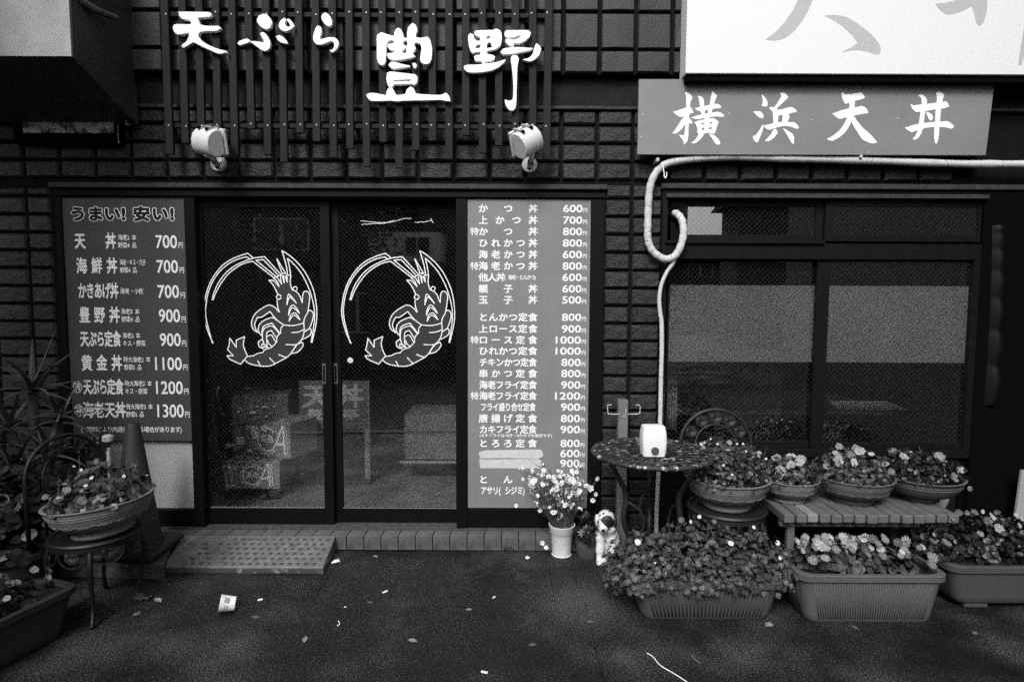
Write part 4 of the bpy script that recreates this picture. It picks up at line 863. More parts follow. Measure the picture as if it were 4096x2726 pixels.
TERRAD = mat('dark_terracotta', 0.10, 0.7, 0.25, var=0.2, vs=10, bump=0.12, bs=150)

# ------------------------------------------------ rose-backed iron chairs
def rose_mesh(r, flat=0.35):
    mb = MB()
    for ring, (rr, k, z) in enumerate(((1.0, 7, .0), (.72, 6, .16), (.48, 5, .30), (.26, 4, .42))):
        for i in range(k):
            a = 2 * math.pi * (i + ring * .4) / k; da = math.pi / k * 1.15
            pts = [(rr * .35 * math.cos(a), rr * .35 * math.sin(a), z * flat)]
            for j in range(5):
                b_ = a - da + 2 * da * j / 4; q = rr * (1.0 if 0 < j < 4 else .86); pts.append((q * math.cos(b_), q * math.sin(b_), (z + .12 + .10 * (ring + 1) * .4) * flat))
            mb.add([(x * r, y * r, zz * r) for x, y, zz in pts], [(0, 1, 2), (0, 2, 3), (0, 3, 4), (0, 4, 5)])
    mb.disc((0, 0, -.02 * r), r * .95, n=10)
    return mb.mesh('rose')
ROSE_S, ROSE_L = rose_mesh(0.034), rose_mesh(0.068)
def iron_chair(label, loc, rotz, m, sc_=1.0):
    t = thing('iron_chair', label, 'chair', (0, 0, 0), 'rose-backed iron chairs carrying flower bowls')
    for me in (ROSE_S, ROSE_L):
        if not me.materials: me.materials.append(mat('highlit_iron_rose', 0.016, 0.45, 0.4, var=0.4, vs=60, v2=0.10, mscale=40, mlo=0.52, mhi=0.66))  # paler patches in the colour stand in for highlights on the roses
    zs = 0.405
    MB().lathe([(0.0, zs - .004), (.205, zs - .004), (.212, zs + .004), (.205, zs + .014), (.185, zs + .012), (.18, zs + .006), (0, zs + .006)], (0, 0, 0), 40).build('seat', m, t, smooth='auto')
    ap = MB(); ap.lathe([(.196, zs - .03), (.203, zs - .03), (.203, zs - .005), (.196, zs - .005), (.196, zs - .03)], (0, 0, 0), 40)
    for k in range(8):
        a = 2 * math.pi * k / 8; b_ = a + 2 * math.pi / 8
        ap.tube(catmull([(.199 * math.cos(a + (b_ - a) * u), .199 * math.sin(a + (b_ - a) * u), zs - .03 - q_) for u, q_ in ((.02, 0), (.10, .045), (.3, .068), (.5, .072), (.7, .068), (.9, .045), (.98, 0))], 3), .005, 5)
    ap.build('apron', m, t)
    def rose(me, p, nr, nm='rose'):
        o = bpy.data.objects.new(nm, me); COL.objects.link(o); o.parent = t; o.location = p; o.rotation_euler = Vector(nr).to_track_quat('Z', 'Y').to_euler(); return o
    for k in range(8):
        a = 2 * math.pi * (k + .5) / 8; rose(ROSE_S, (.2 * math.cos(a), .2 * math.sin(a), zs - .045), (math.cos(a), math.sin(a), 0))
    for k in range(4):
        a = math.pi / 4 + k * math.pi / 2; ca, sa = math.cos(a), math.sin(a)
        MB().tube(catmull([(.185 * ca, .185 * sa, zs - .02), (.215 * ca, .215 * sa, .30), (.195 * ca, .195 * sa, .18), (.185 * ca, .185 * sa, .08), (.215 * ca, .215 * sa, .022), (.235 * ca, .235 * sa, .010)], 4), [.013] * 8 + [.010] * 9 + [.008] * 3 + [.012], 8).build('leg', m, t, smooth=True)
    yb = 0.185; zc = 0.70
    arc = lambda r_: [(r_, yb, zs)] + [(r_ * math.cos(a), yb + .03 * (zc - zs) + .04 * math.sin(a) * .5, zc + r_ * math.sin(a)) for a in [math.pi * k / 16 for k in range(17)]] + [(-r_, yb, zs)]
    MB().tube(arc(.205), .011, 8).build('back_hoop', m, t, smooth=True)
    MB().tube(arc(.118), .007, 8).build('inner_hoop', m, t, smooth=True)
    for k in range(7):
        a = math.pi * (k + .0) / 6; rose(ROSE_S, (.162 * math.cos(a), yb + .02, zc + .162 * math.sin(a) - (.03 if k in (0, 6) else 0)), (0, -1, .05))
    rose(ROSE_L, (0, yb + .012, zc - .01), (0, -1, .05), 'large_rose')
    for sgn in (-1, 1):
        MB().tube(catmull([(sgn * .02, yb, zs), (sgn * .06, yb, zs + .09), (sgn * .03, yb, zs + .17), (sgn * .05, yb + .01, zc - .05)], 4), .006, 6).build('back_scroll', m, t)
    t.location = loc; t.rotation_euler.z = rotz; t.scale = (sc_,) * 3; LOC[t] = Vector(loc)
    return t
pA = at(2905, 2020, -0.46)
iron_chair('worn iron chair with rose back beside the small round table', (pA.x, -0.46, 0), R(0), M_IRON)
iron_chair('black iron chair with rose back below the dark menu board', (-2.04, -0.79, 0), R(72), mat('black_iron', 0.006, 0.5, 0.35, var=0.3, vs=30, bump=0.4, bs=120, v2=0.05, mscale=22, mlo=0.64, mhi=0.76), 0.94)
ZS = 0.419
rn = random.Random(3)
# big bowl on the right-hand chair
def planted(t, c, Rr, H, nleaf, size, kind, lm, rz, fl, nf, rnd, fs=1.0, up=.5, nst=30, spread=1.0):
    cc = (c[0], c[1], c[2] + H * .88)
    mb = MB(); mound(mb, cc, Rr * spread, Rr * spread, rz, nleaf, size, kind, rnd, up=up, zmin=0.0)
    mb.build('foliage', lm, t, fix=False)
    ms = MB(); stems(ms, cc, Rr * .75, nst, rz * .9, rnd); ms.build('stems', M_STEM, t, fix=False)
    for i in range(nf):
        a = rnd.uniform(0, 6.28); q = math.sqrt(rnd.random()) * .95; h_ = math.sqrt(max(0.05, 1 - q * q))
        p = Vector((cc[0] + Rr * spread * q * math.cos(a), cc[1] + Rr * spread * q * math.sin(a), cc[2] + rz * h_ * rnd.uniform(.85, 1.15)))
        flower(fl[i % len(fl)], p, (rnd.gauss(0, .4), -0.8 + rnd.gauss(0, .4), .7), t, fs, rnd)
cA = (pA.x, -0.46, ZS)
bA = bowl('flower_bowl', 'large flower bowl of leggy pansies on the iron chair', cA, 0.225, 0.165, TERRA)
planted(bA, cA, 0.225, .165, 1500, .021, 'round', M_LEAF1, .21, ['pansy', 'button'], 26, rn, .62, nst=60, spread=1.05)
# ------------------------------------------------ slatted wooden bench
M_WOOD = mat('weathered_wood', 0.10, 0.75, 0.2, var=0.25, vs=16, bump=0.25, bs=120)
M_WOOD_L = mat('paler_wood', 0.19, 0.75, 0.2, var=0.2, vs=16, bump=0.25, bs=120)
yf, yb_, zt_ = -0.62, -0.16, 0.425
xa, xb = at(3138, 2053, yf).x, at(3846, 2053, yf).x
bn = thing('slatted_bench', 'low grey wooden bench of fifteen cross slats holding three flower bowls', 'bench', ((xa + xb) / 2, -.4, 0))
pt = (xb - xa) / 15; xs0 = xa
for i in range(15):
    x = xs0 + pt * i
    dz = random.uniform(-.002, .002); dy = random.uniform(-.006, .006)
    MB().box(x + .004, x + pt - .004, yf + dy, yb_ + dy, zt_ - .045 + dz, zt_ + dz).build('slat', M_WOOD_L if i == 2 else M_WOOD, bn, bevel=0.005)
for y in (-.56, -.22): MB().box(xa + .01, xb - .01, y, y + .035, zt_ - .087, zt_ - .048).build('bearer', M_WOOD, bn, bevel=0.003)
for x in (xa + .05, xb - .09):
    for y in (-.555, -.215): MB().box(x, x + .04, y, y + .03, 0, zt_ - .0875).build('leg', M_WOOD, bn, bevel=0.003)
def bench_bowl(px, py, Rr, H, label, m, rings=True, foot=.55):
    p = atz(px, py, zt_ + .003); c = (p.x, p.y + Rr * foot, zt_ + .003)
    return bowl('flower_bowl', label, c, Rr, H, m, foot=foot, rings=rings), c
for (px, py, Rr, H, lab, m, rg, ft, nl, fl, nf, kd, rz) in (
    (3180, 2016, .160, .125, 'smallest flower bowl with pale pansies at the left of the bench', TERRA, True, .55, 330, ['pansy'], 14, 'round', .13),
    (3450, 2022, .205, .140, 'moulded flower bowl with large pale pansies in the middle of the bench', TERRAD, True, .5, 420, ['pansy', 'pansy', 'pansy2'], 18, 'round', .16),
    (3722, 2012, .215, .135, 'ringed wide bowl of dark pansies at the right of the bench', mat('dark_ringed_clay', 0.085, 0.7, 0.25, var=0.2, vs=9, bump=0.15, bs=100), False, .45, 420, ['pansy2', 'pansy'], 12, 'round', .15)):
    t, c = bench_bowl(px, py, Rr, H, lab, m, rg, ft)
    planted(t, c, Rr, H, int(nl * 2.4), .024, kd, M_LEAF1 if px < 3600 else M_LEAF3, rz, fl, nf, rn, .95)
# a pale stone-like pot behind the last bowl
q = atz(3868, 2010, zt_); 
st = MB(); st.lathe([(0, 0), (.05, 0), (.065, .05), (.05, .10), (.03, .115), (0, .118)], (q.x + .05, -.12, .30), 20)
st.cyl((q.x + .05, -.12, 0), (q.x + .05, -.12, .30), .04, 12)
single(st.build('stone_finial', mat('pale_stone', 0.3, 0.8, 0.2, var=0.3, vs=12), None, smooth='auto'), 'pale rounded stone post top behind the ringed bowl', 'post')

# ------------------------------------------------ round iron table and what stands on it
pT = at(2609, 1806, -0.45); TX, TY, TZ, TR = pT.x, -0.45, pT.z, 0.325
tb = thing('iron_table', 'small round iron garden table with worn rim and pierced top', 'table', (TX, TY, 0))
MB().lathe([(TR - .03, TZ - .012), (TR, TZ - .014), (TR + .006, TZ - .004), (TR, TZ + .006), (TR - .03, TZ + .004), (TR - .03, TZ - .012)], (TX, TY, 0), 56, ripple=lambda a, z: 1 + .006 * math.sin(a * 56)).build('table_rim', M_IRON2, tb, smooth=True)
top = MB()                                                  # pierced top: leaf-shaped bars
for k in range(24):
    a = 2 * math.pi * k / 24; ca, sa = math.cos(a), math.sin(a)
    top.ribbon([(TX + r_ * math.cos(a + w_), TY + r_ * math.sin(a + w_), TZ + .0005 * (k % 3)) for r_, w_ in ((.05, 0), (.12, .10), (.20, .03), (.26, .12), (.30, .10))], [.006, .013, .017, .021, .03], (0, 0, 1))
    top.ribbon([(TX + r_ * math.cos(a - w_), TY + r_ * math.sin(a - w_), TZ - .002 - .0005 * (k % 3)) for r_, w_ in ((.13, 0), (.20, .10), (.25, .02), (.30, .12))], [.010, .018, .018, .03], (0, 0, 1))
for r_ in (.07, .155, .235):
    top.lathe([(r_ - .012, TZ - .004), (r_ + .012, TZ - .004), (r_ + .012, TZ + .003), (r_ - .012, TZ + .003), (r_ - .012, TZ - .004)], (TX, TY, 0), 40)
top.disc((TX, TY, TZ + .002), .06, n=24)
o = top.build('pierced_top', M_IRON2, tb, fix=False); o['kind'] = 'stuff'
for k in range(3):
    a = R(200 + 120 * k); ca, sa = math.cos(a), math.sin(a)
    MB().tube(catmull([(TX + r_ * ca, TY + r_ * sa, z) for r_, z in ((.27, TZ - .012), (.22, TZ - .10), (.16, TZ - .22), (.17, TZ - .36), (.13, TZ - .48), (.16, TZ - .58), (.24, .03), (.27, .012))], 5), [.014] * 10 + [.016] * 12 + [.013] * 14, 8).build('leg', M_IRON, tb, smooth=True)
    MB().tube(catmull([(TX + r_ * ca - q_ * sa, TY + r_ * sa + q_ * ca, z) for r_, q_, z in ((.17, 0, TZ - .25), (.10, .05, TZ - .30), (.08, .05, TZ - .40), (.14, 0, TZ - .47))], 5), .008, 6).build('leg_scroll', M_IRON, tb, smooth=True)
MB().lathe([(.15, .145), (.155, .15), (.15, .156), (.14, .15), (.15, .145)], (TX, TY, 0), 32).build('lower_ring', M_IRON, tb, smooth=True)
zc0 = TZ + .007; yfc = atz(2620, 1830, zc0).y; a, b = at(2573, 1707, yfc), at(2670, 1832, yfc)
cw = (b.x - a.x) / 2; cx_ = (a.x + b.x) / 2; yc_ = yfc + .052; hk = (a.z - zc0) / .172
cn = thing('white_canister', 'white plastic canister with a dark round tap on the iron table', 'container', (cx_, yc_, zc0))
def rrect(w_, d_, r, n=5):
    pts = []
    for cx2, cy2, a0 in ((w_ - r, d_ - r, 0), (-w_ + r, d_ - r, 90), (-w_ + r, -d_ + r, 180), (w_ - r, -d_ + r, 270)):
        pts += [(cx2 + r * math.cos(R(a0 + 90 * k / n)), cy2 + r * math.sin(R(a0 + 90 * k / n))) for k in range(n + 1)]
    return pts
def loft(mb, levels, c, r, n=5, cap=True, fn=None):
    rings = []
    for (w_, d_, z) in levels:
        L_ = rrect(w_, d_, min(r, w_ * .95, d_ * .95), n); rings.append([(c[0] + x, c[1] + y, c[2] + z) for x, y in L_])
    k = len(rings[0]); vs = [p for q in rings for p in q]
    fs = [(i * k + j, i * k + (j + 1) % k, (i + 1) * k + (j + 1) % k, (i + 1) * k + j) for i in range(len(rings) - 1) for j in range(k)]
    if cap: fs += [tuple(range(k - 1, -1, -1)), tuple((len(rings) - 1) * k + j for j in range(k))]
    mb.add(vs, fs)
m_ = MB(); loft(m_, [(cw_ * cw, d_, z_ * hk) for cw_, d_, z_ in ((.78, .038, 0), (.9, .046, .004), (.97, .05, .04), (1, .052, .085), (.97, .05, .13), (.9, .046, .158), (.86, .043, .168), (.6, .03, .172))], (cx_, yc_, zc0), .018)
m_.build('canister_body', mat('white_plastic', 0.72, 0.4, 0.4), cn, smooth='auto')
q = at(2620, 1801, yfc)
MB().tube([(q.x, yfc + .006, q.z), (q.x, yfc - .006, q.z), (q.x, yfc - .008, q.z)], [.0195, .0195, .016], 20).build('tap_button', mat('grey_button', 0.07, 0.5, 0.3), cn)
# grey post with wire hooks
a, b = at(2475, 1600, -.12), at(2514, 1600, -.12)
ps = thing('hook_post', 'grey square post with two bent wire hooks by the brick pier', 'post', ((a.x + b.x) / 2, -.1, 0))
MB().box(a.x, b.x, -.12, -.065, 0, a.z).build('post', mat('grey_post', 0.14, 0.7, 0.2, var=0.25, vs=15), ps, bevel=.003)
wr = mat('wire', 0.45, 0.4, 0.4)
for sgn, pts in ((0, [(2478, 1655), (2440, 1655), (2432, 1650), (2431, 1622), (2438, 1618), (2447, 1619)]), (1, [(2512, 1655), (2550, 1655), (2559, 1650), (2560, 1624), (2553, 1618), (2544, 1620)])):
    MB().tube(catmull([at(x, y, -.125) for x, y in pts], 3), .0028, 6).build('wire_hook', wr, ps)
MB().tube(catmull([at(x, y, -.128) for x, y in ((2505, 1632), (2503, 1650), (2500, 1665), (2495, 1668), (2493, 1660))], 3), .0028, 6).build('small_hook', wr, ps)
# ================================================================ PLANTERS ON THE GROUND
def trough(name, label, c, w_, d_, H, m, rot=0.0, ribs=0, taper=.86, rimh=.034, group='long planters along the wall', legs=False):
    t = thing(name, label, 'planter', (0, 0, 0), group)
    b = MB(); r = .05
    levels = [(w_ * taper - .01, d_ * taper - .01, 0), (w_ * taper, d_ * taper, .012)]
    nl = 6
    for i in range(1, nl + 1):
        f = i / nl; z = .012 + (H - rimh - .012) * f; levels.append((w_ * (taper + (1 - taper) * f * .9) , d_ * (taper + (1 - taper) * f * .9), z))
    loft(b, levels, (0, 0, 0), r, 6); body = b.build('trough_body', m, t, smooth='auto')
    rb_ = MB(); k = .012
    loft(rb_, [(w_ * .985, d_ * .98, H - rimh), (w_ + k, d_ + k, H - rimh + .003), (w_ + k, d_ + k, H - rimh + .010), (w_ + k - .002, d_ + k - .002, H - rimh + .0115), (w_ + k, d_ + k, H - rimh + .013), (w_ + k, d_ + k, H - rimh + .020), (w_ + k - .002, d_ + k - .002, H - rimh + .0215), (w_ + k, d_ + k, H - rimh + .023), (w_ + k, d_ + k, H - .004), (w_ + k - .004, d_ + k - .004, H), (w_ - .012, d_ - .012, H), (w_ - .016, d_ - .016, H - .02)], (0, 0, 0), r + .01, 6, cap=False)
    rb_.build('rim', m, t, smooth='auto')
    so = MB(); so.add([(x, y, H - .025) for x, y in rrect(w_ - .013, d_ - .013, r)], [tuple(range(len(rrect(w_, d_, r))))]); so.build('soil', MATS['soil'], t, fix=False)
    if ribs:
        rr = MB()
        z0, z1 = .022, H - rimh - .004; f0 = taper + (1 - taper) * .9 * .05; f1 = taper + (1 - taper) * .9 * .98
        for i in range(ribs):
            u = -1 + 2 * (i + .5) / ribs
            for sg in (-1,):
                x0, x1 = u * (w_ * f0 - r), u * (w_ * f1 - r)
                rr.tube([(x0, sg * (d_ * f0 + .0005), z0), (x1, sg * (d_ * f1 + .0005), z1)], (w_ - r) / ribs * .42, 5)
        side = max(4, int(ribs * d_ / w_))
        for i in range(side):
            u = -1 + 2 * (i + .5) / side
            for sg in (-1, 1): rr.tube([(sg * (w_ * f0 + .0005), u * (d_ * f0 - r), z0), (sg * (w_ * f1 + .0005), u * (d_ * f1 - r), z1)], (w_ - r) / ribs * .42, 5)
        rr.build('ribs', m, t, smooth=True)
    if legs:
        for sg in (-1, 1): MB().box(sg * w_ * .62 - .06, sg * w_ * .62 + .06, -d_ * .8, d_ * .8, -.03, -.0005).build('foot', m, t, bevel=.008)
    t.location = c; t.rotation_euler.z = rot; LOC[t] = Vector((0, 0, 0))
    return t
def base_front(px0, px1, py): return atz((px0 + px1) / 2, py, 0), atz(px0, py, 0).x, atz(px1, py, 0).x
M_PL1 = mat('grey_trough', 0.05, 0.65, 0.3, var=0.15, vs=8, v2=0.05, mscale=9, mlo=.55, mhi=.7)
M_PL2 = mat('ribbed_trough', 0.075, 0.65, 0.3, var=0.12, vs=8)
M_PL3 = mat('smooth_trough', 0.05, 0.65, 0.3, var=0.12, vs=8)
rn = random.Random(11)
# planter 1: chrysanthemum
p, xa, xb = base_front(2572, 3085, 2484); W1 = (xb - xa) / 2 / .86
t1 = trough('planter', 'low trough planter overflowing with lobed chrysanthemum leaves and few daisies', (p.x, p.y + .105, 0), W1, .115, .20, M_PL1, ribs=30)
mb = MB()
for (dx, dy, dz, rx, ry, rz, n) in ((-.27, .02, .20, .20, .15, .19, 900), (-.03, .03, .20, .25, .17, .25, 1250), (.24, .02, .20, .22, .16, .20, 1000), (-.30, -.10, .18, .15, .06, .12, 280), (.06, -.11, .19, .26, .05, .11, 340), (.38, -.01, .18, .08, .12, .13, 180), (-.41, .0, .17, .09, .12, .15, 200)):
    mound(mb, (dx, dy, dz), rx, ry, rz, n, .031, 'lobed', rn, up=.5, shell=.5, droop=.1, zmin=-.3)
mb.build('foliage', M_LEAF2, t1, fix=False)
for px, py, dy, s_ in ((2550, 2167, -.09, 1.05), (2797, 2066, .07, .6), (2923, 2172, -.08, .75), (2763, 2085, .05, .4), (3015, 2108, .03, .5), (3110, 2170, -.02, .5), (2895, 2310, -.13, .35), (3120, 2230, -.06, .55), (2620, 2250, -.12, .3)):
    q = at(px, py, p.y + .105 + dy); flower('daisy', q - Vector((p.x, p.y + .105, 0)), (rn.gauss(0, .25), -.8, .6), t1, s_, rn)
# planter 2: primroses
p, xa, xb = base_front(3232, 3738, 2494); W2 = (xb - xa) / 2 / .88
t2 = trough('planter', 'vertically ribbed trough planter with a banded rim full of pale primroses', (p.x, p.y + .12, 0), W2, .13, .245, M_PL2, ribs=44, taper=.88)
mb = MB(); mound(mb, (0, .03, .235), W2 * .95, .14, .10, 420, .034, 'round', rn, up=.7, zmin=0); mb.build('foliage', M_LEAF1, t2, fix=False)
ml = MB(); mound(ml, (0, 0, .24), W2 * .95, .14, .07, 46, .085, 'long', rn, up=.8, zmin=0); ml.build('long_leaves', M_LEAF2, t2, fix=False)
for i in range(80):
    u, v = rn.uniform(-1, 1), rn.uniform(-1, 1)
    if rn.random() < .45: cl = rn.choice(((-.55, .6), (.0, .2), (.62, -.3), (.45, .1), (.1, .7), (-.75, .2))); u, v = cl[0] + rn.gauss(0, .12), cl[1] + rn.gauss(0, .25)
    u = max(-.97, min(.97, u)); v = max(-1, min(1, v))
    flower('primrose' if rn.random() < .68 else 'primrose2', (u * W2 * .93, .02 + v * .12, .25 + .085 * math.sqrt(max(.05, 1 - .6 * u * u - .5 * v * v)) + rn.uniform(-.01, .02)), (rn.gauss(0, .35), -.75, .75), t2, rn.uniform(.75, 1.15), rn)
# planter 3: runs out of the frame
p, xa, xb = base_front(3845, 4320, 2442); W3 = .40
t3 = trough('planter', 'plain smooth footed trough planter of dark pansies at the far right', (xa + W3 * .86, p.y + .13, .03), W3, .135, .20, M_PL3, taper=.9, legs=True)
mb = MB(); mound(mb, (-.08, .06, .20), W3 * 1.1, .19, .19, 1100, .029, 'round', rn, up=.5, zmin=0); mb.build('foliage', M_LEAF3, t3, fix=False)
for i in range(26):
    u, v = rn.uniform(-1, .6), rn.uniform(-1, 1)
    flower('pansy' if i % 2 else 'pansy2', (-.08 + u * W3, .06 + v * .15, .21 + .18 * math.sqrt(max(.05, 1 - .5 * u * u - .5 * v * v))), (rn.gauss(0, .4), -.8, .6), t3, rn.uniform(.5, .95), rn)
# pot lying in the shade under the bench
q = at(3440, 2110, -.45)
single(MB().lathe([(0, 0), (.06, 0), (.075, .13), (.085, .13), (.085, .15), (.075, .15), (.07, .12), (0, .12)], (q.x, -.45, 0.0), 24).build('plant_pot', TERRAD, None, smooth='auto'), 'empty dark pot in the shade under the slatted bench', 'flower pot')
# white pot of button daisies
p = atz(2250, 2236, 0); cx_, cy_ = p.x, p.y + .07
wp = thing('white_flower_pot', 'white plastic pot with wispy white button daisies before the price board', 'flower pot', (cx_, cy_, 0))
MB().lathe([(0, 0), (.058, 0), (.060, .006), (.056, .008), (.066, .13), (.072, .14), (.074, .142), (.0785, .182), (.080, .184), (.080, .188), (.074, .188), (.070, .15), (0, .15)], (cx_, cy_, 0), 36).build('pot', mat('white_pot', 0.60, 0.6, 0.3, var=.1, vs=10, v2=.3, mscale=8, mlo=.62, mhi=.75), wp, smooth='auto')
st = MB(); fr = MB(); tips = []
for i in range(190):
    a = rn.uniform(0, 6.28); h_ = rn.uniform(.10, .36); sp = rn.uniform(.02, 1) ** .7 * .23 * (.4 + h_ / .36 * .7)
    b0 = Vector((cx_ + .045 * math.cos(a), cy_ + .045 * math.sin(a), .16)); e = Vector((cx_ - .03 + sp * math.cos(a) * 1.05, cy_ + sp * math.sin(a) * .8, .16 + h_))
    mid = (b0 + e) / 2 + Vector((0, 0, .03)); st.tube(catmull([b0, mid, e], 3), [.0013] * 5 + [.0008] * 2, 3); tips.append(e)
    for j in range(14):
        f = rn.uniform(.2, .97); q = b0.lerp(mid, f * 2) if f < .5 else mid.lerp(e, f * 2 - 1)
        d = Vector((rn.gauss(0, 1), rn.gauss(0, 1), rn.gauss(.5, .8))).normalized(); fr.tube([q, q + d * rn.uniform(.012, .030)], [.0011, .0005], 3)
st.build('stems', M_STEM, wp, fix=False); fr.build('foliage', M_LEAF4, wp, fix=False)
for e in tips[:120]: flower('button', e, (rn.gauss(0, .5), -.7, .6), wp, rn.uniform(.8, 1.55), rn)
for px, py in ((2380, 1976), (2372, 2000), (2066, 2021), (2217, 1907), (2230, 1993), (2215, 2048), (2240, 2060), (2226, 2072), (2168, 2170), (2185, 2188)): flower('button', at(px, py, cy_ - .05), (rn.gauss(0, .2), -.9, .4), wp, 1.25, rn)
# dark barrel pot behind the dog
p = atz(2355, 2243, 0); c = (p.x, p.y + .07, 0)
dp = thing('barrel_pot', 'squat dark barrel-shaped pot of ragged leaves behind the spotted dog', 'flower pot', c)
MB().lathe([(0, 0), (.058, 0), (.066, .02), (.070, .06), (.072, .10), (.070, .105), (.072, .11), (.068, .15), (.060, .155), (.055, .13), (0, .13)], c, 28).build('pot', mat('dark_barrel', 0.055, .7, .2, var=.3, vs=20), dp, smooth='auto')
mb = MB(); mound(mb, (c[0], c[1] - .01, .14), .085, .08, .14, 80, .055, 'lobed', rn, up=.4, zmin=-.3); mb.build('foliage', M_LEAF3, dp, fix=False)

# ------------------------------------------------ spotted dog statue
def remeshed(mb, voxel, smooth_it=6):
    me = mb.mesh('dog'); ob = bpy.data.objects.new('dog_tmp', me); COL.objects.link(ob)
    md = ob.modifiers.new('r', 'REMESH'); md.mode = 'VOXEL'; md.voxel_size = voxel
    ms = ob.modifiers.new('s', 'SMOOTH'); ms.iterations = smooth_it; ms.factor = .5
    dg = bpy.context.evaluated_depsgraph_get(); out = bpy.data.meshes.new_from_object(ob.evaluated_get(dg)); bpy.data.objects.remove(ob); return out
def ball(mb, c, r, sx=1, sy=1, sz=1, n=14):
    k = n // 2; pr = []
    vs = [(c[0] + r * sx * math.sin(math.pi * i / k) * math.cos(2 * math.pi * j / n), c[1] + r * sy * math.sin(math.pi * i / k) * math.sin(2 * math.pi * j / n), c[2] + r * sz * math.cos(math.pi * i / k)) for i in range(1, k) for j in range(n)]
    vs += [(c[0], c[1], c[2] + r * sz), (c[0], c[1], c[2] - r * sz)]
    fs = [(i * n + j, i * n + (j + 1) % n, (i + 1) * n + (j + 1) % n, (i + 1) * n + j) for i in range(k - 2) for j in range(n)]
    fs += [(len(vs) - 2, (j + 1) % n, j) for j in range(n)] + [(len(vs) - 1, (k - 2) * n + j, (k - 2) * n + (j + 1) % n) for j in range(n)]
    mb.add(vs, [f[::-1] for f in fs])
p = atz(2424, 2262, 0); DX, DY = p.x, p.y + .06
b = MB()
def D(x, y, z): return (DX + x, DY + y, z)
b.tube(catmull([D(.035, .07, .05), D(.03, .055, .10), D(.012, .025, .17), D(.012, .0, .22), D(.008, -.008, .255)], 4), [.070] * 3 + [.072] * 3 + [.066] * 3 + [.058] * 4 + [.048] * 3 + [.044], 16)
ball(b, D(.035, .075, .055), .07, 1.05, 1.1, .85); ball(b, D(.06, .03, .045), .045, .8, 1.3, .9)
ball(b, D(.004, -.012, .266), .052, 1.0, 1.05, .92); b.tube([D(-.004, -.03, .258), D(-.018, -.066, .238), D(-.024, -.086, .226)], [.040, .031, .024], 12); ball(b, D(-.024, -.086, .226), .024)
for sx, sy in ((-.028, -.03), (.040, -.035)):
    b.tube(catmull([D(sx * .6, .0, .16), D(sx, -.015, .10), D(sx * 1.15, sy * .8, .04), D(sx * 1.2, sy - .005, .018)], 4), [.034] * 3 + [.026] * 4 + [.020] * 6, 12); ball(b, D(sx * 1.25, sy - .022, .016), .024, .95, 1.4, .68)
ball(b, D(-.02, -.02, .02), .03, 1.1, 1.3, .6); b.tube(catmull([D(.08, .12, .03), D(.12, .12, .02), D(.14, .08, .02)], 3), [.016] * 4 + [.011] * 3, 8)
dog = thing('dog_statue', 'white spotted sitting dog statue between the barrel pot and the chrysanthemum trough', 'statue', (DX, DY, 0))
m = bpy.data.materials.new('spotted_glaze'); m.use_nodes = True; N = m.node_tree.nodes; L = m.node_tree.links; P = N['Principled BSDF']; P.inputs['Roughness'].default_value = .45; P.inputs['Specular IOR Level'].default_value = .35
tc = N.new('ShaderNodeTexCoord'); vo = N.new('ShaderNodeTexVoronoi'); vo.inputs['Scale'].default_value = 26; vo.inputs['Randomness'].default_value = 1; L.new(tc.outputs['Object'], vo.inputs['Vector'])
lt = N.new('ShaderNodeMath'); lt.operation = 'LESS_THAN'; lt.inputs[1].default_value = .29; L.new(vo.outputs['Distance'], lt.inputs[0])
sx = N.new('ShaderNodeSeparateColor'); L.new(vo.outputs['Color'], sx.inputs[0]); g2 = N.new('ShaderNodeMath'); g2.operation = 'GREATER_THAN'; g2.inputs[1].default_value = .38; L.new(sx.outputs[0], g2.inputs[0])
mu = N.new('ShaderNodeMath'); mu.operation = 'MULTIPLY'; L.new(lt.outputs[0], mu.inputs[0]); L.new(g2.outputs[0], mu.inputs[1]); msk = mu.outputs[0]
for (cx2, cy2, cz2, rr) in ((.004, -.062, .262, .036), (.03, -.055, .245, .026), (-.026, -.112, .226, .014)):       # painted eye patch and nose
    dd = N.new('ShaderNodeVectorMath'); dd.operation = 'DISTANCE'; L.new(tc.outputs['Object'], dd.inputs[0]); dd.inputs[1].default_value = (cx2, cy2, cz2)
    l2 = N.new('ShaderNodeMath'); l2.operation = 'LESS_THAN'; l2.inputs[1].default_value = rr; L.new(dd.outputs['Value'], l2.inputs[0])
    mxx = N.new('ShaderNodeMath'); mxx.operation = 'MAXIMUM'; L.new(msk, mxx.inputs[0]); L.new(l2.outputs[0], mxx.inputs[1]); msk = mxx.outputs[0]
mc = N.new('ShaderNodeMix'); mc.data_type = 'RGBA'; mc.inputs[6].default_value = (.62,) * 3 + (1,); mc.inputs[7].default_value = (.02,) * 3 + (1,); L.new(msk, mc.inputs[0]); L.new(mc.outputs[2], P.inputs['Base Color'])
link_mesh('dog_body', remeshed(b, .0045), m, dog, smooth=True)
for (x, y, z, sc_, mm) in ((-.050, -.012, .252, (.40, .75, 1.25), m), (.052, -.030, .248, (.42, .75, 1.25), mat('black_glaze', .018, .45, .35))):
    e = MB(); ball(e, D(x, y, z), .030, *sc_); e.build('ear', mm, dog, smooth=True)
for x, y in ((-.032, -.058), (.014, -.066)):
    e = MB(); ball(e, D(x, y, .272), .0055, n=8); e.build('eye', mat('black_glaze', .018), dog, smooth=True)
e = MB(); e.lathe([(.046, 0), (.05, .006), (.046, .012)], D(.010, -.004, .205), 20); e.build('collar', mat('collar', .09), dog, smooth=True)
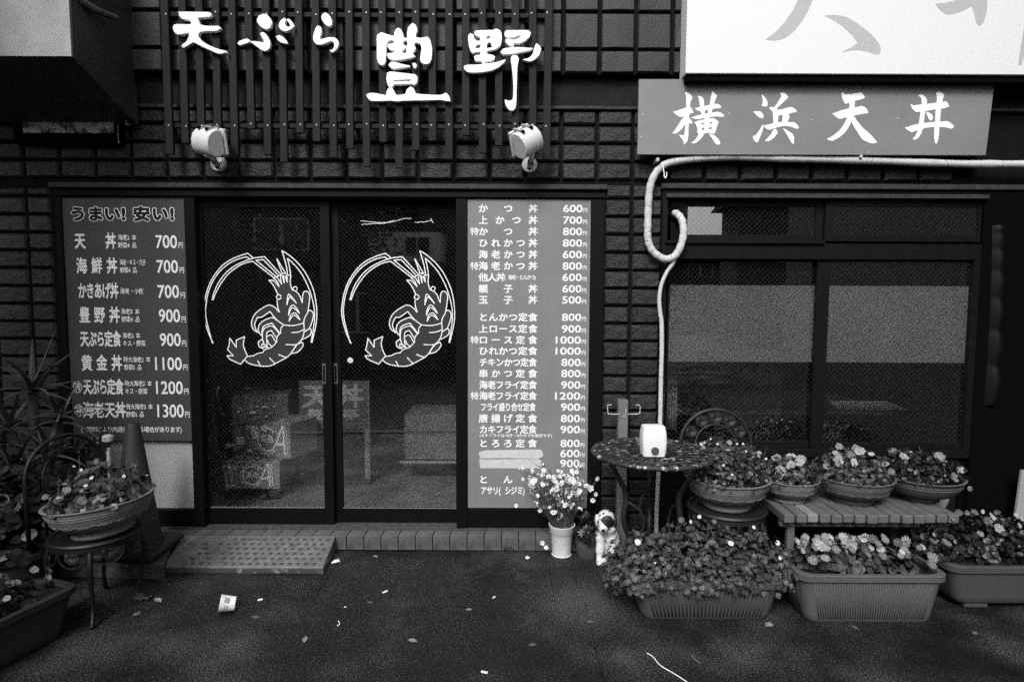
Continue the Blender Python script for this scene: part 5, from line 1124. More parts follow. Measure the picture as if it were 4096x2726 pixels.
# dark foot tray with a second glazed paw ornament right of the dog
q = atz(2415, 2300, 0); tr = MB(); tr.hexa([(q.x, q.y, 0), (q.x + .2, q.y + .02, 0), (q.x + .2, q.y + .20, 0), (q.x + .06, q.y + .20, 0), (q.x + .01, q.y + .01, .02), (q.x + .2, q.y + .03, .05), (q.x + .2, q.y + .20, .05), (q.x + .06, q.y + .20, .05)])
single(tr.build('broken_tray', mat('dark_tray', .035, .6, .3, var=.3, vs=20), None, bevel=.004), 'dark broken plastic tray poking out under the chrysanthemum leaves', 'tray')

# ================================================================ LEFT CORNER
cL = (-2.0, -0.79, .395)
bL = bowl('flower_bowl', 'wide tilted flower bowl of straggly plants on the black iron chair', cL, 0.235, 0.165, mat('left_bowl_clay', 0.14, .7, .25, var=.2, vs=9, bump=.12, bs=120), tilt=R(-5))  # left bowl has its own plain clay grey
rn = random.Random(21)
planted(bL, cL, .23, .165, 260, .040, 'round', M_LEAF1, .19, ['button', 'pansy2'], 14, rn, .8, nst=46)
# cone
q = at(530, 1690, -.33); zc_ = .10
cone = thing('traffic_cone', 'dull traffic cone standing behind the straggly flower bowl', 'cone', (q.x, -.33, zc_))
M_CONE = mat('dull_cone', 0.020, .6, .3, var=.2, vs=6)
MB().lathe([(.135, .035), (.125, .05), (.036, q.z - zc_ - .01), (.030, q.z - zc_), (0.0, q.z - zc_ + .002)], (q.x, -.33, zc_), 32).build('cone_body', M_CONE, cone, smooth='auto')
MB().box(q.x - .18, q.x + .18, -.50, -.16, zc_, zc_ + .034).build('cone_base', M_CONE, cone, bevel=.01)
# board under the cone
a, b = atz(746, 2101, .098), atz(652, 2262, .08)
bd = MB(); bd.hexa([(-2.55, -.46, .0), (b.x, b.y, .0), (a.x, -.105, .0), (-2.55, -.105, .0), (-2.55, -.46, .095), (b.x, b.y, .08), (a.x, -.105, .098), (-2.55, -.105, .098)])
single(bd.build('loading_board', mat('wet_board', .05, .6, .3, var=.4, vs=10, v2=.12, mscale=8, mlo=.55, mhi=.7), None, bevel=.004), 'damp board on the ground left of the metal ramp', 'board')
# metal ramp
yr0, yr1 = -.103, atz(980, 2266, .035).y
xl0, xr0 = at(733, 2147, yr0).x, at(1342, 2146, yr0).x; xl1, xr1 = atz(653, 2264, .035).x, atz(1295, 2264, .035).x
rp_ = thing('metal_ramp', 'pale stamped metal ramp plate sloping up to the door step', 'ramp', ((xl0 + xr0) / 2, -.25, 0))
M_RAMP = mat('scuffed_ramp', 0.13, .55, .35, var=.3, vs=9, v2=.05, mscale=14, mlo=.52, mhi=.68, bump=.2, bs=90)
MB().hexa([(xl1, yr1, 0.001), (xr1, yr1, 0.001), (xr0, yr0, 0.001), (xl0, yr0, .001), (xl1, yr1, .035), (xr1, yr1, .035), (xr0, yr0, .09), (xl0, yr0, .09)]).build('ramp_plate', M_RAMP, rp_, bevel=.003)
MB().hexa([(xl1, yr1 - .004, .001), (xr1, yr1 - .004, .001), (xr1, yr1 - .0005, .001), (xl1, yr1 - .0005, .001), (xl1, yr1 - .004, .026), (xr1, yr1 - .004, .026), (xr1, yr1 - .0005, .026), (xl1, yr1 - .0005, .026)]).build('front_lip', mat('dark_lip', .05, .6, .3, v2=.25, mscale=12, mlo=.55, mhi=.65), rp_)
def rampP(u, v, h=.0012):
    x0, x1 = xl1 + (xl0 - xl1) * v, xr1 + (xr0 - xr1) * v; return Vector((x0 + (x1 - x0) * u, yr1 + (yr0 - yr1) * v, .035 + .055 * v + h))
sr = MB(); rg = MB(); rn = random.Random(5)
for j in range(6):
    for i in range(19):
        u, v = (i + .5 + .5 * (j % 2)) / 19.8, (j + .6) / 6.4
        if u > .98 or (u < .42 and rn.random() < (.42 - u) * 2.6): continue
        c = rampP(u, v); R1 = .0165
        pts = [c + Vector((R1 * (1 if k % 2 == 0 else .5) * math.sin(math.pi * k / 6 + .3 * j), R1 * .9 * (1 if k % 2 == 0 else .5) * math.cos(math.pi * k / 6 + .3 * j), .0)) for k in range(12)]
        for p_ in pts: p_.z = c.z + (p_.y - c.y) * .055 / (yr0 - yr1)
        sr.add(pts, [tuple(range(12))])
sr.build('star_pattern', mat('stamped_star', .05, .7, .2, var=.3, vs=40), rp_, fix=False)['kind'] = 'stuff'
nm = MB(); nm.hexa([rampP(.42, .88, .001), rampP(.62, .88, .001), rampP(.62, .985, .001), rampP(.42, .985, .001), rampP(.42, .88, .003), rampP(.62, .88, .003), rampP(.62, .985, .003), rampP(.42, .985, .003)]); nm.build('maker_plate', mat('maker_plate', .11, .6, .3), rp_)
# aloe, two rosettes
rn = random.Random(31)
AX, AY = at(120, 1700, -.42).x, -.42
al = thing('aloe_plant', 'spiky aloe with long curling leaves in the dark left corner', 'plant', (AX, AY, 0))
MB().lathe([(0, 0), (.13, 0), (.17, .26), (.185, .265), (.185, .30), (.165, .30), (.16, .26), (0, .26)], (AX, AY, 0), 28).build('pot', mat('aloe_pot', .025, .7, .25, var=.3, vs=8), al, smooth='auto')
M_ALOE = mat('aloe_leaf', 0.05, .5, .35, var=.3, vs=14, bump=.1, bs=60)
def aloe_leaf(base, dirv, ln, curl, wid):
    d = Vector(dirv).normalized(); side = Vector((-d.y, d.x, 0)); side = side.normalized() if side.length > .05 else Vector((1, 0, 0)); p = Vector(base); pts = [p.copy()]
    for k in range(9):
        d = (d + Vector((0, 0, curl))).normalized(); p = p + d * ln / 9; pts.append(p.copy())
    mb = MB(); vs = []
    for k, q in enumerate(pts):
        f = k / 9; w_ = wid * (1 - f) ** .75 * (1.0 if f > .1 else .8) + .0008; tk = w_ * .38
        up = side.cross((pts[min(k + 1, 9)] - pts[max(k - 1, 0)]).normalized())
        vs += [q - side * w_, q - up * tk * 1.3, q + side * w_, q + up * tk * .3]
    fs = [(4 * k + j, 4 * k + (j + 1) % 4, 4 * k + 4 + (j + 1) % 4, 4 * k + 4 + j) for k in range(9) for j in range(4)]
    mb.add(vs, fs)
    for k in range(1, 9):                                   # spines on both edges
        for sg in (0, 2):
            for h in (0, .5):
                a0 = Vector(vs[4 * k + sg]).lerp(Vector(vs[4 * k + 4 + sg]), h); out = side * (-1 if sg == 0 else 1); t = (pts[k + 1] - pts[k]).normalized()
                mb.add([a0 - t * .003, a0 + t * .003, a0 + out * .006 + t * .003], [(0, 1, 2)])
    mb.build('leaf', M_ALOE, al, fix=False, smooth=False)
for (px, py, Y, n, ln) in ((130, 1570, -.42, 17, .30), (238, 1690, -.36, 14, .24), (40, 1720, -.46, 14, .30), (60, 1900, -.5, 14, .28), (190, 1820, -.45, 12, .24)):
    c = at(px, py, Y)
    MB().tube(catmull([(AX + rn.uniform(-.06, .06), AY, .26), ((AX + c.x) / 2, (AY + c.y) / 2, (c.z + .26) / 2), (c.x, c.y, c.z)], 4), [.024] * 9, 8).build('stem', mat('aloe_stem', .05, .8, .1, var=.5, vs=40), al)
    for k in range(n):
        a = 2.4 * k; el = .15 + 1.1 * k / n
        aloe_leaf(c + Vector((0, 0, .012 * k / n * 3)), (math.cos(a) * math.cos(el), math.sin(a) * math.cos(el), math.sin(el)), ln * rn.uniform(.7, 1.1), -.10 * rn.uniform(.3, 1.7) + (.05 if el > .9 else 0), .015)
aloe_leaf(at(128, 1572, -.42), (-.22, -.1, 1), .17, 0, .017); aloe_leaf(at(150, 1572, -.42), (.45, -.1, 1), .26, -.11, .016); aloe_leaf(at(235, 1690, -.36), (.8, -.2, .55), .16, .0, .014)
# round light-rimmed pot at the left edge, and the dark trough in the corner
q = atz(60, 2230, .2)
rp2 = thing('round_tub', 'round tub with a pale worn rim at the left edge behind the corner trough', 'flower pot', (-2.62, -.62, 0))
MB().lathe([(0, 0), (.17, 0), (.21, .20), (.225, .205), (.225, .235), (.20, .235), (.195, .19), (0, .19)], (-2.62, -.62, 0), 32).build('tub', mat('tub', .03, .7, .25, var=.3, vs=8), rp2, smooth='auto')
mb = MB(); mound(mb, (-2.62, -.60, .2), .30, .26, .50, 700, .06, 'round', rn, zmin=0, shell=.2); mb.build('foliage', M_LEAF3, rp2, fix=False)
a, b = atz(309, 2335, .22), atz(0, 2478, .22)
dx, dy = (a - b).x, (a - b).y; ang = math.atan2(dy, dx); W4 = .36
cen = a - Vector((math.cos(ang), math.sin(ang), 0)) * (W4 + .0) + Vector((-math.sin(ang), math.cos(ang), 0)) * .12
t4 = trough('planter', 'dark trough planter set askew in the lower left corner', (cen.x, cen.y, 0), W4, .12, .22, mat('black_trough', .022, .6, .3, var=.2, vs=8), rot=ang)
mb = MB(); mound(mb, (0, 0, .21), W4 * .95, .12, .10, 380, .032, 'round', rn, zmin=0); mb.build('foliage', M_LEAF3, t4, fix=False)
for i in range(16): flower('pansy2' if i % 3 else 'pansy', (rn.uniform(-.9, .95) * W4, rn.uniform(-.1, .1), .25 + rn.uniform(0, .07)), (rn.gauss(0, .3), -.7, .7), t4, .8, rn)
# wall-side telephone-like dark box with pale label behind the chair
a, b = at(310, 1738, -.2), at(402, 1860, -.2)
bx = thing('meter_box', 'black box with a pale label and two round knobs behind the aloe', 'box', ((a.x + b.x) / 2, -.15, 0))
MB().box(a.x, b.x, -.2, -.10, .0, a.z).build('case', mat('black_case', .012, .4, .4), bx, bevel=.008)
c = at(354, 1756, -.201); MB().box(c.x - .03, c.x + .03, -.203, -.2005, c.z - .022, c.z + .018).build('label_plate', mat('dim_label', .12, .6, .3, var=.4, vs=50), bx)
for py in (1752, 1770):
    c = at(392, py, -.201); MB().tube([(c.x, -.2005, c.z), (c.x, -.209, c.z), (c.x, -.211, c.z)], [.009, .009, .006], 12).build('knob', mat('knob', .16, .35, .5), bx)
# ornament stake in the bowl
c = at(432, 1752, -.72); st = MB(); st.tube([(c.x, -.72, c.z - .32), (c.x, -.72, c.z - .05)], .009, 8)
st.lathe([(.013, -.02), (.026, -.012), (.026, .012), (.013, .02), (.013, -.02)], c, 16)
sk = st.build('ornament_stake', mat('pale_ornament', .30, .6, .3, v2=.02, mscale=30, mlo=.5, mhi=.55), None, smooth='auto')
single(sk, 'pale mottled ornament stake rising from the straggly bowl', 'ornament')
# ================================================================ RIGHT EDGE
ec = thing('strip_curtain', 'black glossy scalloped curtain edge hanging at the right of the window', 'curtain', at(3990, 1560, -.03))
M_CURT = mat('black_vinyl', .003, .45, .22)
cv = MB(); prev = None; ns = 60
for k in range(ns + 1):                                    # one cloth edge, gathered in scallops that grow downwards
    f_ = k / ns; p_ = at(4006 - 34 * f_ * f_, 900 + 720 * f_, -.02); ph = (f_ ** .62) * 7.0; bul = abs(math.sin(math.pi * ph)) ** .7
    amp = .008 + .018 * f_
    cv.v += [(p_.x - .05, .0, p_.z), (p_.x - .02, -.022 - amp * bul * .5, p_.z), (p_.x + amp * bul * .6, -.030 - amp * bul, p_.z), (p_.x + .012 + amp * bul, -.012, p_.z), (p_.x + .012 + amp * bul * .8, .0, p_.z)]
    if k: cv.f += [tuple(5 * (k - 1) + q for q in (j, j + 1)) + tuple(5 * k + q for q in (j + 1, j)) for j in range(4)]
cv.build('gathered_edge', M_CURT, ec, smooth=True)
a = at(3940, 780, .0); MB().box(a.x, 3.2, -.005, .028, .12, DTOP).build('backing', mat('black_cloth', .002, .9, .05), ec)
a, b = at(4060, 2080, -.12), at(4130, 2080, -.12)
sp2 = MB().slab([(a.x, a.z), (3.18, b.z), (3.18, at(4096, 1880, -.12).z), (at(4088, 1880, -.12).x, at(4088, 1880, -.12).z)], -.12, -.105).build('pale_wedge', mat('pale_wedge', .30, .7, .2), None)  # pale wedge-shaped slab at the right edge
single(sp2, 'pale slanting wedge cut off by the right edge of the picture', 'board')

# ================================================================ INSIDE, BEHIND THE GLASS
M_CARD = mat('dark_printed_carton', .19, .75, .2, var=.15, vs=6)
M_INK = mat('pale_carton_print', .72, .8, .1)
def carton(label, c, w_, d_, h_, rot, logo=True):
    t = thing('carton', label, 'box', (0, 0, 0), 'cartons stacked inside the door')
    MB().box(-w_ / 2, w_ / 2, -d_ / 2, d_ / 2, 0, h_).build('carton_body', M_CARD, t, bevel=.004)
    y = -d_ / 2 - .001
    if logo:
        s = h_ / .30; lg = MB()
        def arc(cx, cz, r, a0, a1, wd, k=20): lg.ribbon([(cx + r * math.cos(R(a0 + (a1 - a0) * i / k)), y - .0003 * (wd > .012), cz + r * math.sin(R(a0 + (a1 - a0) * i / k))) for i in range(k + 1)], wd, (0, -1, 0))
        arc(.0, .15 * s, .098 * s, 40, 320, .016 * s); arc(.0, .15 * s, .125 * s, 30, 325, .004)
        lg.ribbon([(.05 * s, y - .0006, .05 * s), (.095 * s, y - .0006, .12 * s), (.165 * s, y - .0006, .275 * s)], .016 * s, (0, -1, 0))
        for xo in (.17, .185, .205): lg.ribbon([(xo * s, y - .0009, .28 * s), ((xo + .012) * s, y - .0009, .035 * s)], .012 * s if xo < .18 else .004, (0, -1, 0))
        lg.ribbon([(.10 * s, y - .0012, .115 * s), (.19 * s, y - .0012, .125 * s)], .022 * s, (0, -1, 0))
        lg.build('carton_logo_lettering', M_INK, t, fix=False)
        for body, x, z, hh in (('青島', -.0, .155, .075), ('静岡', -w_ / 2 + .055, .235, .05)):
            mb = MB(); c0, s_ = em_box()
            for i, chh in enumerate(body):
                v, f = text_mesh(chh); put(mb, v, f, c0, s_, x + (i - .5) * hh * s, z * s, hh * .95 * s, hh * s, y - .0015, .012)
            mb.build('carton_lettering', M_INK, t, fix=False)
        MB().box(-w_ / 2 + .03, -w_ / 2 + .075, y - .001, y, .03 * s, .05 * s).build('carton_stamp', M_INK, t)
    t.location = c; t.rotation_euler.z = rot
    return t
a, b = at(898, 1955, .55), at(1116, 1950, .55); w_ = b.x - a.x
c1 = carton('lowest printed carton standing on the shop floor behind the left door', ((a.x + b.x) / 2, .55 + .16, a.z - 0.0), w_, .32, at(1000, 1845, .55).z - a.z, R(2))
zt1 = at(1000, 1845, .55).z + .004
c2 = carton('printed carton turned askew on top of the lowest carton', ((a.x + b.x) / 2 + .12, .55 + .26, zt1), .42, .30, .26, R(-20))
lp = MB().box(-.14, -.08, -.153, -.151, .12, .22).build('shipping_label', M_INK, c2)
MB().tube([(-.02, -.1515, .205), (-.02, -.154, .205)], .026, 20).build('round_stamp', M_INK, c2)
c3 = carton('plain upper carton pushed back behind the askew carton', ((a.x + b.x) / 2 - .09, 1.0, zt1 + .0), .40, .30, .42, R(14), logo=False)
MB().box(-.17, -.0, -.153, -.151, .05, .11).build('shipping_label', M_INK, c3)
MB().box(a.x, b.x, .56, 1.2, ZST + .001, a.z - .001).build('pallet', M_BLACK, shop)
# standing sign inside
a, b = at(1195, 1522, .95), at(1472, 1713, .95)
ss = thing('standing_sign', 'framed standing sign lettered for rice bowls inside the doors', 'sign', ((a.x + b.x) / 2, .95, ZST))
MB().box(a.x, b.x, .95, .98, b.z, a.z).build('sign_panel', mat('inner_sign_face', .10, .6, .3), ss)
for x in (a.x, b.x - .025): MB().box(x, x + .025, .94, .99, ZST + .001, b.z - .001).build('leg', mat('bare_leg', .2, .5, .4), ss)
MB().box(b.x + .002, b.x + .014, .94, .99, ZST + .001, a.z).build('frame_edge', mat('bare_leg', .2), ss)
MB().box(a.x - .02, b.x + .02, .90, 1.05, ZST + .0015, ZST + .035).build('base', mat('dark_base', .05), ss)
row('天丼', 1266, 1400, 1585, 110, 100, .947, 'sign_lettering', mat('faded_sign_ink', .34, .8, .1), ss, bold=.045)
row('豊野亭', 1259, 1402, 1657, 66, 48, .947, 'sign_lettering', mat('faded_sign_ink', .34), ss, bold=.04)
# pale cabinet with a steel rail
a, b = at(1617, 1657, 1.1), at(1850, 1838, 1.1)
cb = thing('low_cabinet', 'pale low cabinet with a steel foot rail inside the second door', 'cabinet', ((a.x + b.x) / 2, 1.1, ZST))
MB().box(a.x, b.x + .25, 1.1, 1.55, b.z, a.z).build('cabinet_body', mat('cabinet_grey', .15, .6, .3, var=.12, vs=4), cb, bevel=.005)
MB().box(a.x + .05, b.x + .2, 1.15, 1.5, ZST + .001, b.z - .001).build('plinth', M_BLACK, cb)
q = at(1600, 1848, 1.05); MB().tube([(q.x, 1.05, q.z), (b.x + .25, 1.05, q.z)], .012, 10).build('foot_rail', mat('steel', .5, .25, .5, metal=.6), cb)
MB().box(a.x - .01, b.x + .26, 1.095, 1.105, (a.z * .62 + b.z * .38), (a.z * .62 + b.z * .38) + .008).build('drawer_gap', M_BLACK, cb)
# dining table with a menu card behind the window
tz = .74
a, b = atz(3330, 1628, tz), atz(3560, 1572, tz)
yt0 = max(.35, min(a.y, b.y) - .1)
dt = thing('dining_table', 'dark dining table behind the window below the frosted band', 'table', (1.9, yt0 + .4, ZST))
MB().box(.95, 2.75, yt0 - .05, yt0 + .95, tz - .03, tz - .001).build('table_top', mat('dark_laminate', .05, .3, .4), dt, bevel=.004)
for x in (1.05, 2.6):
    for y in (yt0 + .02, yt0 + .82): MB().box(x, x + .06, y, y + .06, ZST + .001, tz - .031).build('leg', M_BLACK, dt)
mc_ = MB(); mc_.hexa([(a.x, yt0 + .05, tz), (a.x + .5, yt0 + .02, tz), (a.x + .55, yt0 + .34, tz + .002), (a.x + .1, yt0 + .36, tz + .002), (a.x, yt0 + .05, tz + .006), (a.x + .5, yt0 + .02, tz + .006), (a.x + .55, yt0 + .34, tz + .008), (a.x + .1, yt0 + .36, tz + .008)])
single(mc_.build('menu_card', mat('pale_card', .35, .5, .3), None), 'pale menu card lying on the dining table behind the window', 'menu')
a = at(2650, 1430, .35); cu = MB()
for k in range(6): cu.tube([(a.x + .02 * k, .35 + .008 * (k % 2), at(2650, 1715, .35).z), (a.x + .018 * k, .35, a.z)], [.013, .010], 8)
single(cu.build('tied_curtain', mat('pale_curtain', .22, .9, .1, var=.2, vs=10), None, smooth=True), 'pale tied curtain at the left inside edge of the window', 'curtain')

# ================================================================ LITTER ON THE GROUND
cp = thing('paper_cup', 'crushed white printed paper cup lying on the asphalt', 'cup', atz(918, 2440, 0))
q = atz(918, 2440, 0); cc_ = MB().lathe([(.0, .004), (.031, .004), (.032, 0), (.034, .012), (.040, .062), (.0415, .064), (.0415, .068), (.039, .068), (.032, .008)], (0, 0, 0), 28)
o = cc_.build('cup_body', mat('paper_cup', .72, .6, .3, var=.05, vs=20), cp, smooth='auto')
o.data.transform(Matrix.Translation(LOC[cp])); o.matrix_parent_inverse.identity()
MT = Matrix.Translation((.03, 0, .036)) @ Matrix.Rotation(R(18), 4, 'Z') @ Matrix.Rotation(R(-80), 4, 'Y')
o.data.transform(MT)
cpm = MB()
for k, (u0, u1, z0, z1) in enumerate(((3.3, 3.9, .035, .04), (3.3, 4.0, .044, .05), (4.2, 4.9, .03, .036), (4.2, 5.0, .042, .046), (5.2, 5.9, .025, .05))):
    ra = lambda z: .034 + (z - .012) / .05 * .006 + .0006
    cpm.add([Vector((ra(z) * math.cos(u), ra(z) * math.sin(u), z)) for z in (z0, z1) for u in [u0 + (u1 - u0) * i / 6 for i in range(7)]], [(i, i + 1, i + 8, i + 7) for i in range(6)])
o2 = cpm.build('cup_print', mat('cup_ink', .25, .7, .2), None, fix=False); o2.parent = cp; o2.data.transform(MT)
def litter(kind, px, py, s, rot, label, m, group=None):
    q = atz(px, py, .002); mb = MB(); c, s_ = math.cos(rot), math.sin(rot)
    if kind == 'leaf': pts = [(0, -1, 0), (.38, -.35, .10), (.42, .2, .16), (0, 1, .05), (-.42, .2, .02), (-.38, -.35, .0), (0, 0, .0)]; fs = [(i, (i + 1) % 6, 6) for i in range(6)]
    elif kind == 'butt':
        mb.tube([(q.x - c * s, q.y - s_ * s, .006), (q.x + c * s, q.y + s_ * s, .006)], .0048, 8); pts = []; fs = []
    else: pts = [(-1, -.6, .02), (.2, -.9, .2), (1, -.3, .05), (.7, .7, .3), (-.4, .8, .08), (0, 0, .45)]; fs = [(i, (i + 1) % 5, 5) for i in range(5)]
    if pts: mb.add([(q.x + (x * c - y * s_) * s, q.y + (x * s_ + y * c) * s, .002 + z * s) for x, y, z in pts], fs)
    nm_ = {'leaf': 'dry_leaf', 'butt': 'cigarette_butt', 'scrap': 'paper_scrap'}[kind]
    return single(mb.build(nm_, m, None, fix=False), label, {'leaf': 'leaf', 'butt': 'cigarette butt', 'scrap': 'paper'}[kind], group)
M_DRY = mat('dry_leaf', .22, .8, .2, var=.3, vs=60, trans=.15); M_DRYD = mat('dark_dry_leaf', .09, .8, .2, var=.3, vs=60); M_PAP = mat('white_paper', .75, .8, .1)
G1, G2, G3 = 'dry leaves on the asphalt', 'cigarette butts on the asphalt', 'paper scraps on the ground'
for args in (
 ('leaf', 1220, 2555, .027, 0.2, 'pale pointed dry leaf standing out on the open asphalt below the cup', M_DRY, G1), ('leaf', 1650, 2560, .025, 1.3, 'pale dry leaf on the asphalt in front of the second door', M_DRY, G1),
 ('leaf', 2130, 2577, .022, 2.0, 'curled half-dark dry leaf on the asphalt below the white pot', M_DRYD, G1), ('leaf', 1022, 2467, .022, 1.4, 'grey dry leaf just right of the paper cup', M_DRYD, G1), ('leaf', 632, 2398, .032, 1.0, 'long pale dry leaf beside the sprouting weed', M_DRY, G1),
 ('leaf', 1502, 2224, .020, 1.2, 'small dry leaf lying below the tiled step', M_DRY, G1), ('leaf', 1480, 2408, .016, 1.6, 'dark folded dry leaf on the slab joint', M_DRYD, G1), ('leaf', 2360, 2485, .022, 1.7, 'dark dry leaf on the dusty pale patch', M_DRYD, G1),
 ('leaf', 3420, 2508, .018, .5, 'little dry leaf in front of the ribbed trough', M_DRYD, G1), ('leaf', 3900, 2530, .024, 2.2, 'dark dry leaf on the asphalt at the far right', M_DRYD, G1), ('leaf', 1875, 2436, .018, 1.8, 'small pale dry leaf in the middle of the paving', M_DRY, G1),
 ('butt', 1041, 2400, .012, .5, 'white cigarette butt to the right of the paper cup', M_PAP, G2), ('butt', 1540, 2368, .014, .7, 'white cigarette butt on the slab below the step', M_PAP, G2), ('butt', 1938, 2690, .014, -.3, 'white cigarette butt near the bottom edge of the picture', M_PAP, G2), ('butt', 1976, 2390, .006, .9, 'tiny white cigarette stub in the middle of the paving', M_PAP, G2),
 ('scrap', 1342, 2245, .026, .3, 'white torn paper scrap at the corner of the metal ramp', M_PAP, G3), ('scrap', 2110, 2229, .017, .9, 'white crumpled tissue near the white flower pot', M_PAP, G3), ('scrap', 3075, 2497, .022, .1, 'crumpled foil scrap between the two front troughs', M_DRY, G3), ('scrap', 1380, 2426, .007, 0, 'tiny white paper crumb left of the folded leaf', M_PAP, G3), ('scrap', 545, 2455, .02, .4, 'dim paper scrap under the black iron chair', M_DRYD, G3)):
    litter(*args)
tw = [atz(x, y, .004) for x, y in ((2588, 2610), (2612, 2625), (2640, 2658), (2690, 2688), (2740, 2720), (2765, 2740))]
single(MB().tube(catmull(tw, 4), .0022, 6).build('white_string', M_PAP, None), 'thin white string curving across the asphalt at the bottom', 'string')
tw = [atz(x, y, .004) for x, y in ((1353, 2482), (1358, 2488), (1356, 2497), (1349, 2500))]
single(MB().tube(catmull(tw, 4), .0022, 6).build('paper_curl', M_PAP, None), 'small white paper curl on the asphalt right of the cup', 'paper')
tw = [atz(x, y, .003) for x, y in ((2766, 2618), (2780, 2635), (2800, 2652))]
single(MB().tube(tw, .0016, 5).build('twig', M_DRY, None), 'short thin twig on the asphalt right of the white string', 'twig')
# weed sprouting left
rn = random.Random(41); q = atz(575, 2395, 0); wd = MB()
for k in range(9): a = k * .7; add_leaf(wd, q + Vector((0, 0, .004)), (math.cos(a), math.sin(a), .35), (0, 0, 1), .055, 'long', rn)
single(wd.build('weed', M_LEAF2, None, fix=False), 'low leafy weed sprouting from the paving by the chair', 'weed')
for px, py, lab in ((1828, 2190, 'small tuft of weed growing at the foot of the tiled step'), (2035, 2205, 'sparse weed at the foot of the step near the white pot')):
    q = atz(px, py, 0); wd = MB(); mound(wd, (q.x, q.y - .01, .0), .05, .02, .04, 60, .014, 'long', rn, zmin=0); single(wd.build('weed', M_LEAF3, None, fix=False), lab, 'weed', 'weeds at the step')
# ================================================================ ACROSS THE STREET (seen reflected in the glass)
def mir(px, py, D):                       # point seen at this pixel in the door glass, D metres behind the glass
    p = at(px, py, D); return Vector((p.x, 0.13 - D, p.z))
M_PALE = mat('pale_house_wall', .88, .8, .2, var=.08, vs=2); M_DARKW = mat('dark_house_wall', .07, .85, .2, var=.2, vs=1); M_ROOF = mat('roof_tiles', .04, .8, .2, bump=.3, bs=8); M_PANE = mat('dark_pane', .02, .2, .5)
def house(label, x0, x1, y, ztop, zmid, mu_, ml_, wins, roof=True, dep=6.0):
    t = thing('house', label, 'building', ((x0 + x1) / 2, y, 0), 'houses across the street')
    MB().box(x0, x1, y - dep, y, 0, zmid - .002).build('lower_storey', ml_, t); MB().box(x0 + .02, x1 - .02, y - dep, y - .03, zmid, ztop).build('upper_storey', mu_, t)
    if roof:
        MB().hexa([(x0 - .3, y + .35, ztop), (x1 + .3, y + .35, ztop), (x1 + .3, y - dep - .3, ztop), (x0 - .3, y - dep - .3, ztop), (x0 - .3, y - dep * .48, ztop + .2 * dep), (x1 + .3, y - dep * .48, ztop + .2 * dep), (x1 + .3, y - dep * .52, ztop + .2 * dep), (x0 - .3, y - dep * .52, ztop + .2 * dep)]).build('roof', M_ROOF, t)
    for (wx, wz, ww, wh) in wins:
        wn = MB().box(wx - ww / 2, wx + ww / 2, y - .02, y + .02, wz - wh / 2, wz + wh / 2).build('window', mat('white_sash', .55), t)
        for sg in (-1, 1): MB().box(wx + sg * ww / 4 - ww * .21, wx + sg * ww / 4 + ww * .21, y + .0205, y + .024, wz - wh * .45, wz + wh * .45).build('pane', M_PANE, wn)
DD = 9.0
a, b, c = mir(1465, 925, DD), mir(1765, 1045, DD), mir(1660, 965, DD)
wa, wb = mir(1617, 945, DD), mir(1718, 1016, DD)
house('house with a pale upper wall reflected in the second door', a.x, b.x, a.y, a.z, b.z, M_PALE, M_DARKW, [((wa.x + wb.x) / 2, (wa.z + wb.z) / 2, wb.x - wa.x, wa.z - wb.z)], roof=False)
house('dark wide house across the street reflected in the left door', -11, a.x - .05, -9.3, 3.6, 2.4, M_DARKW, M_DARKW, [(-5, 2.9, 1.2, .7), (-3.4, 1.2, 1.0, .9)])
house('tall grey house across the street at the window side', b.x + .1, mir(2700, 900, DD).x - .3, -9.6, 4.4, 2.4, M_DARKW, M_DARKW, [(.9, 3.1, 1.0, .8)])
q = mir(2960, 826, 16); q2 = mir(2880, 890, 16)
house('low far house with a sloping roof line reflected in the transom', q.x, q.x + 9, -16, 4.6, 2.4, M_DARKW, M_DARKW, [(q.x + 2, 3.2, 1.2, .9)], dep=1.6)
house('long dark house closing the street at the right', q.x + 9.2, q.x + 17, -12, 4.4, 2.4, M_DARKW, M_DARKW, [(q.x + 11, 3.0, 1.4, .9)])
house('tall dark building added behind the pale house to block reflected sky', a.x - 3, b.x + 6, -17, 8.5, 2.4, M_DARKW, M_DARKW, [(a.x + 1, 5.5, 1.2, 1)])  # added to keep bright sky out of the door reflection
house('distant low house row reflected below the sky in the transom', 3.4, 14, -25, 3.3, 2.4, M_DARKW, M_DARKW, [(6, 2.9, 1.2, .6), (9, 2.9, 1.2, .6)], dep=3.5)
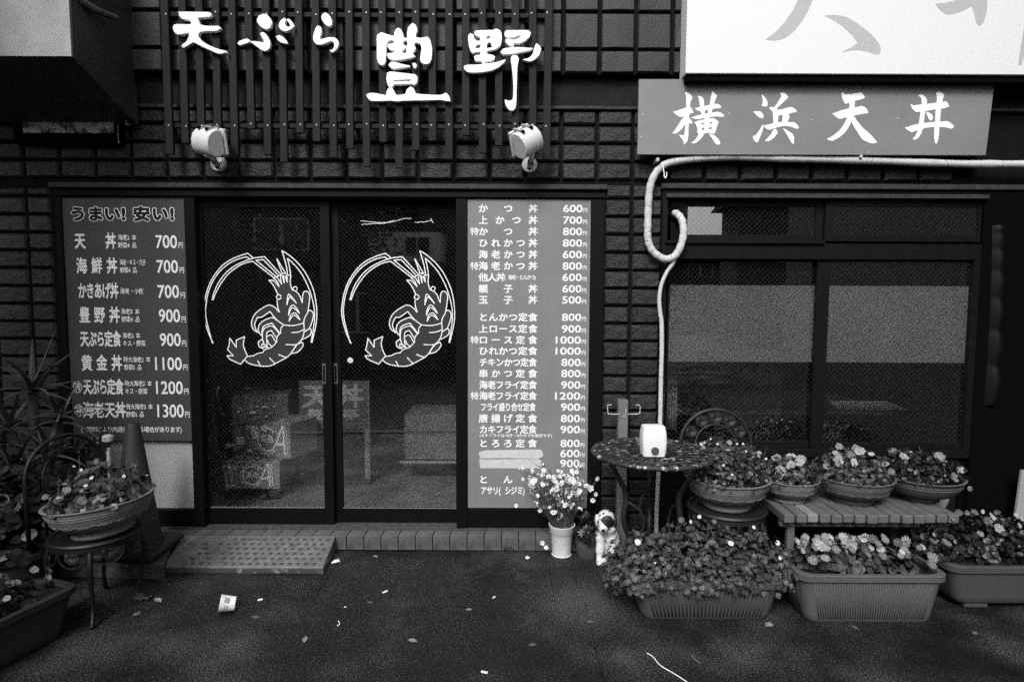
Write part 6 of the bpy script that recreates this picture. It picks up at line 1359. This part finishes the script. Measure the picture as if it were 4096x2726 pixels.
M_BARK = mat('bark', .05, .9, .1, var=.4, vs=12, bump=.5, bs=25); M_TREE = mat('tree_leaf', .06, .7, .2, var=.4, vs=3, trans=.2)
def tree(label, x, y, h, r, seed):
    rnd = random.Random(seed); t = thing('street_tree', label, 'tree', (x, y, 0), 'trees across the street')
    tk = MB(); tk.tube(catmull([(x, y, 0), (x + .1, y, h * .3), (x - .05, y, h * .55), (x, y, h * .8)], 4), [.16 - .009 * i for i in range(13)], 8)
    for k in range(7):
        a_ = k * 2.4; z = h * (.35 + .07 * k); tk.tube([(x, y, z), (x + r * .4 * math.cos(a_), y + r * .4 * math.sin(a_), z + r * .3), (x + r * .8 * math.cos(a_), y + r * .8 * math.sin(a_), z + r * .45)], [.06, .04, .015], 6)
    tk.build('trunk', M_BARK, t, smooth=True)
    cr = MB()
    for k in range(9):
        a_ = rnd.uniform(0, 6.28); q_ = r * .6 * math.sqrt(rnd.random()); mound(cr, (x + q_ * math.cos(a_), y + q_ * math.sin(a_), h * rnd.uniform(.5, .85)), r * .5, r * .5, r * .42, 240, .13, 'long', rnd, zmin=-1, shell=.3)
    cr.build('crown', M_TREE, t, fix=False)
tree('broad street tree reflected in the left door', -3.6, -7.6, 4.6, 1.6, 1); tree('thin street tree reflected in the window', 1.7, -8.2, 4.2, 1.1, 2); tree('leafy street tree beyond the far end of the window', 7.2, -8.0, 4.6, 1.6, 3)
# road with kerb across the pavement
MB().box(-60, 60, -3.05, -2.9, -.013, .0).build('kerb', mat('kerb_stone', .12, .8, .2, var=.2, vs=4), None, bevel=.01)['kind'] = 'structure'
tag(MB().box(-60, 60, -7.0, -3.06, -.0128, -.0085).build('road', mat('road_asphalt', .03, .85, .2, var=.3, vs=20, bump=.5, bs=100), None), kind='structure')

# unseen walls added beside the view to shade both ends of the shop front
for x0, x1, lab in ((-3.5, -3.2, 'dark unseen wall added left of the shop for shade'), (3.22, 3.52, 'dark unseen wall added right of the shop for shade')):
    single(MB().box(x0, x1, -3.3, -.001 if x0 > 0 else -.56, 0, 6.0).build('unseen_shade_wall', M_DARKW, None), lab, 'wall')
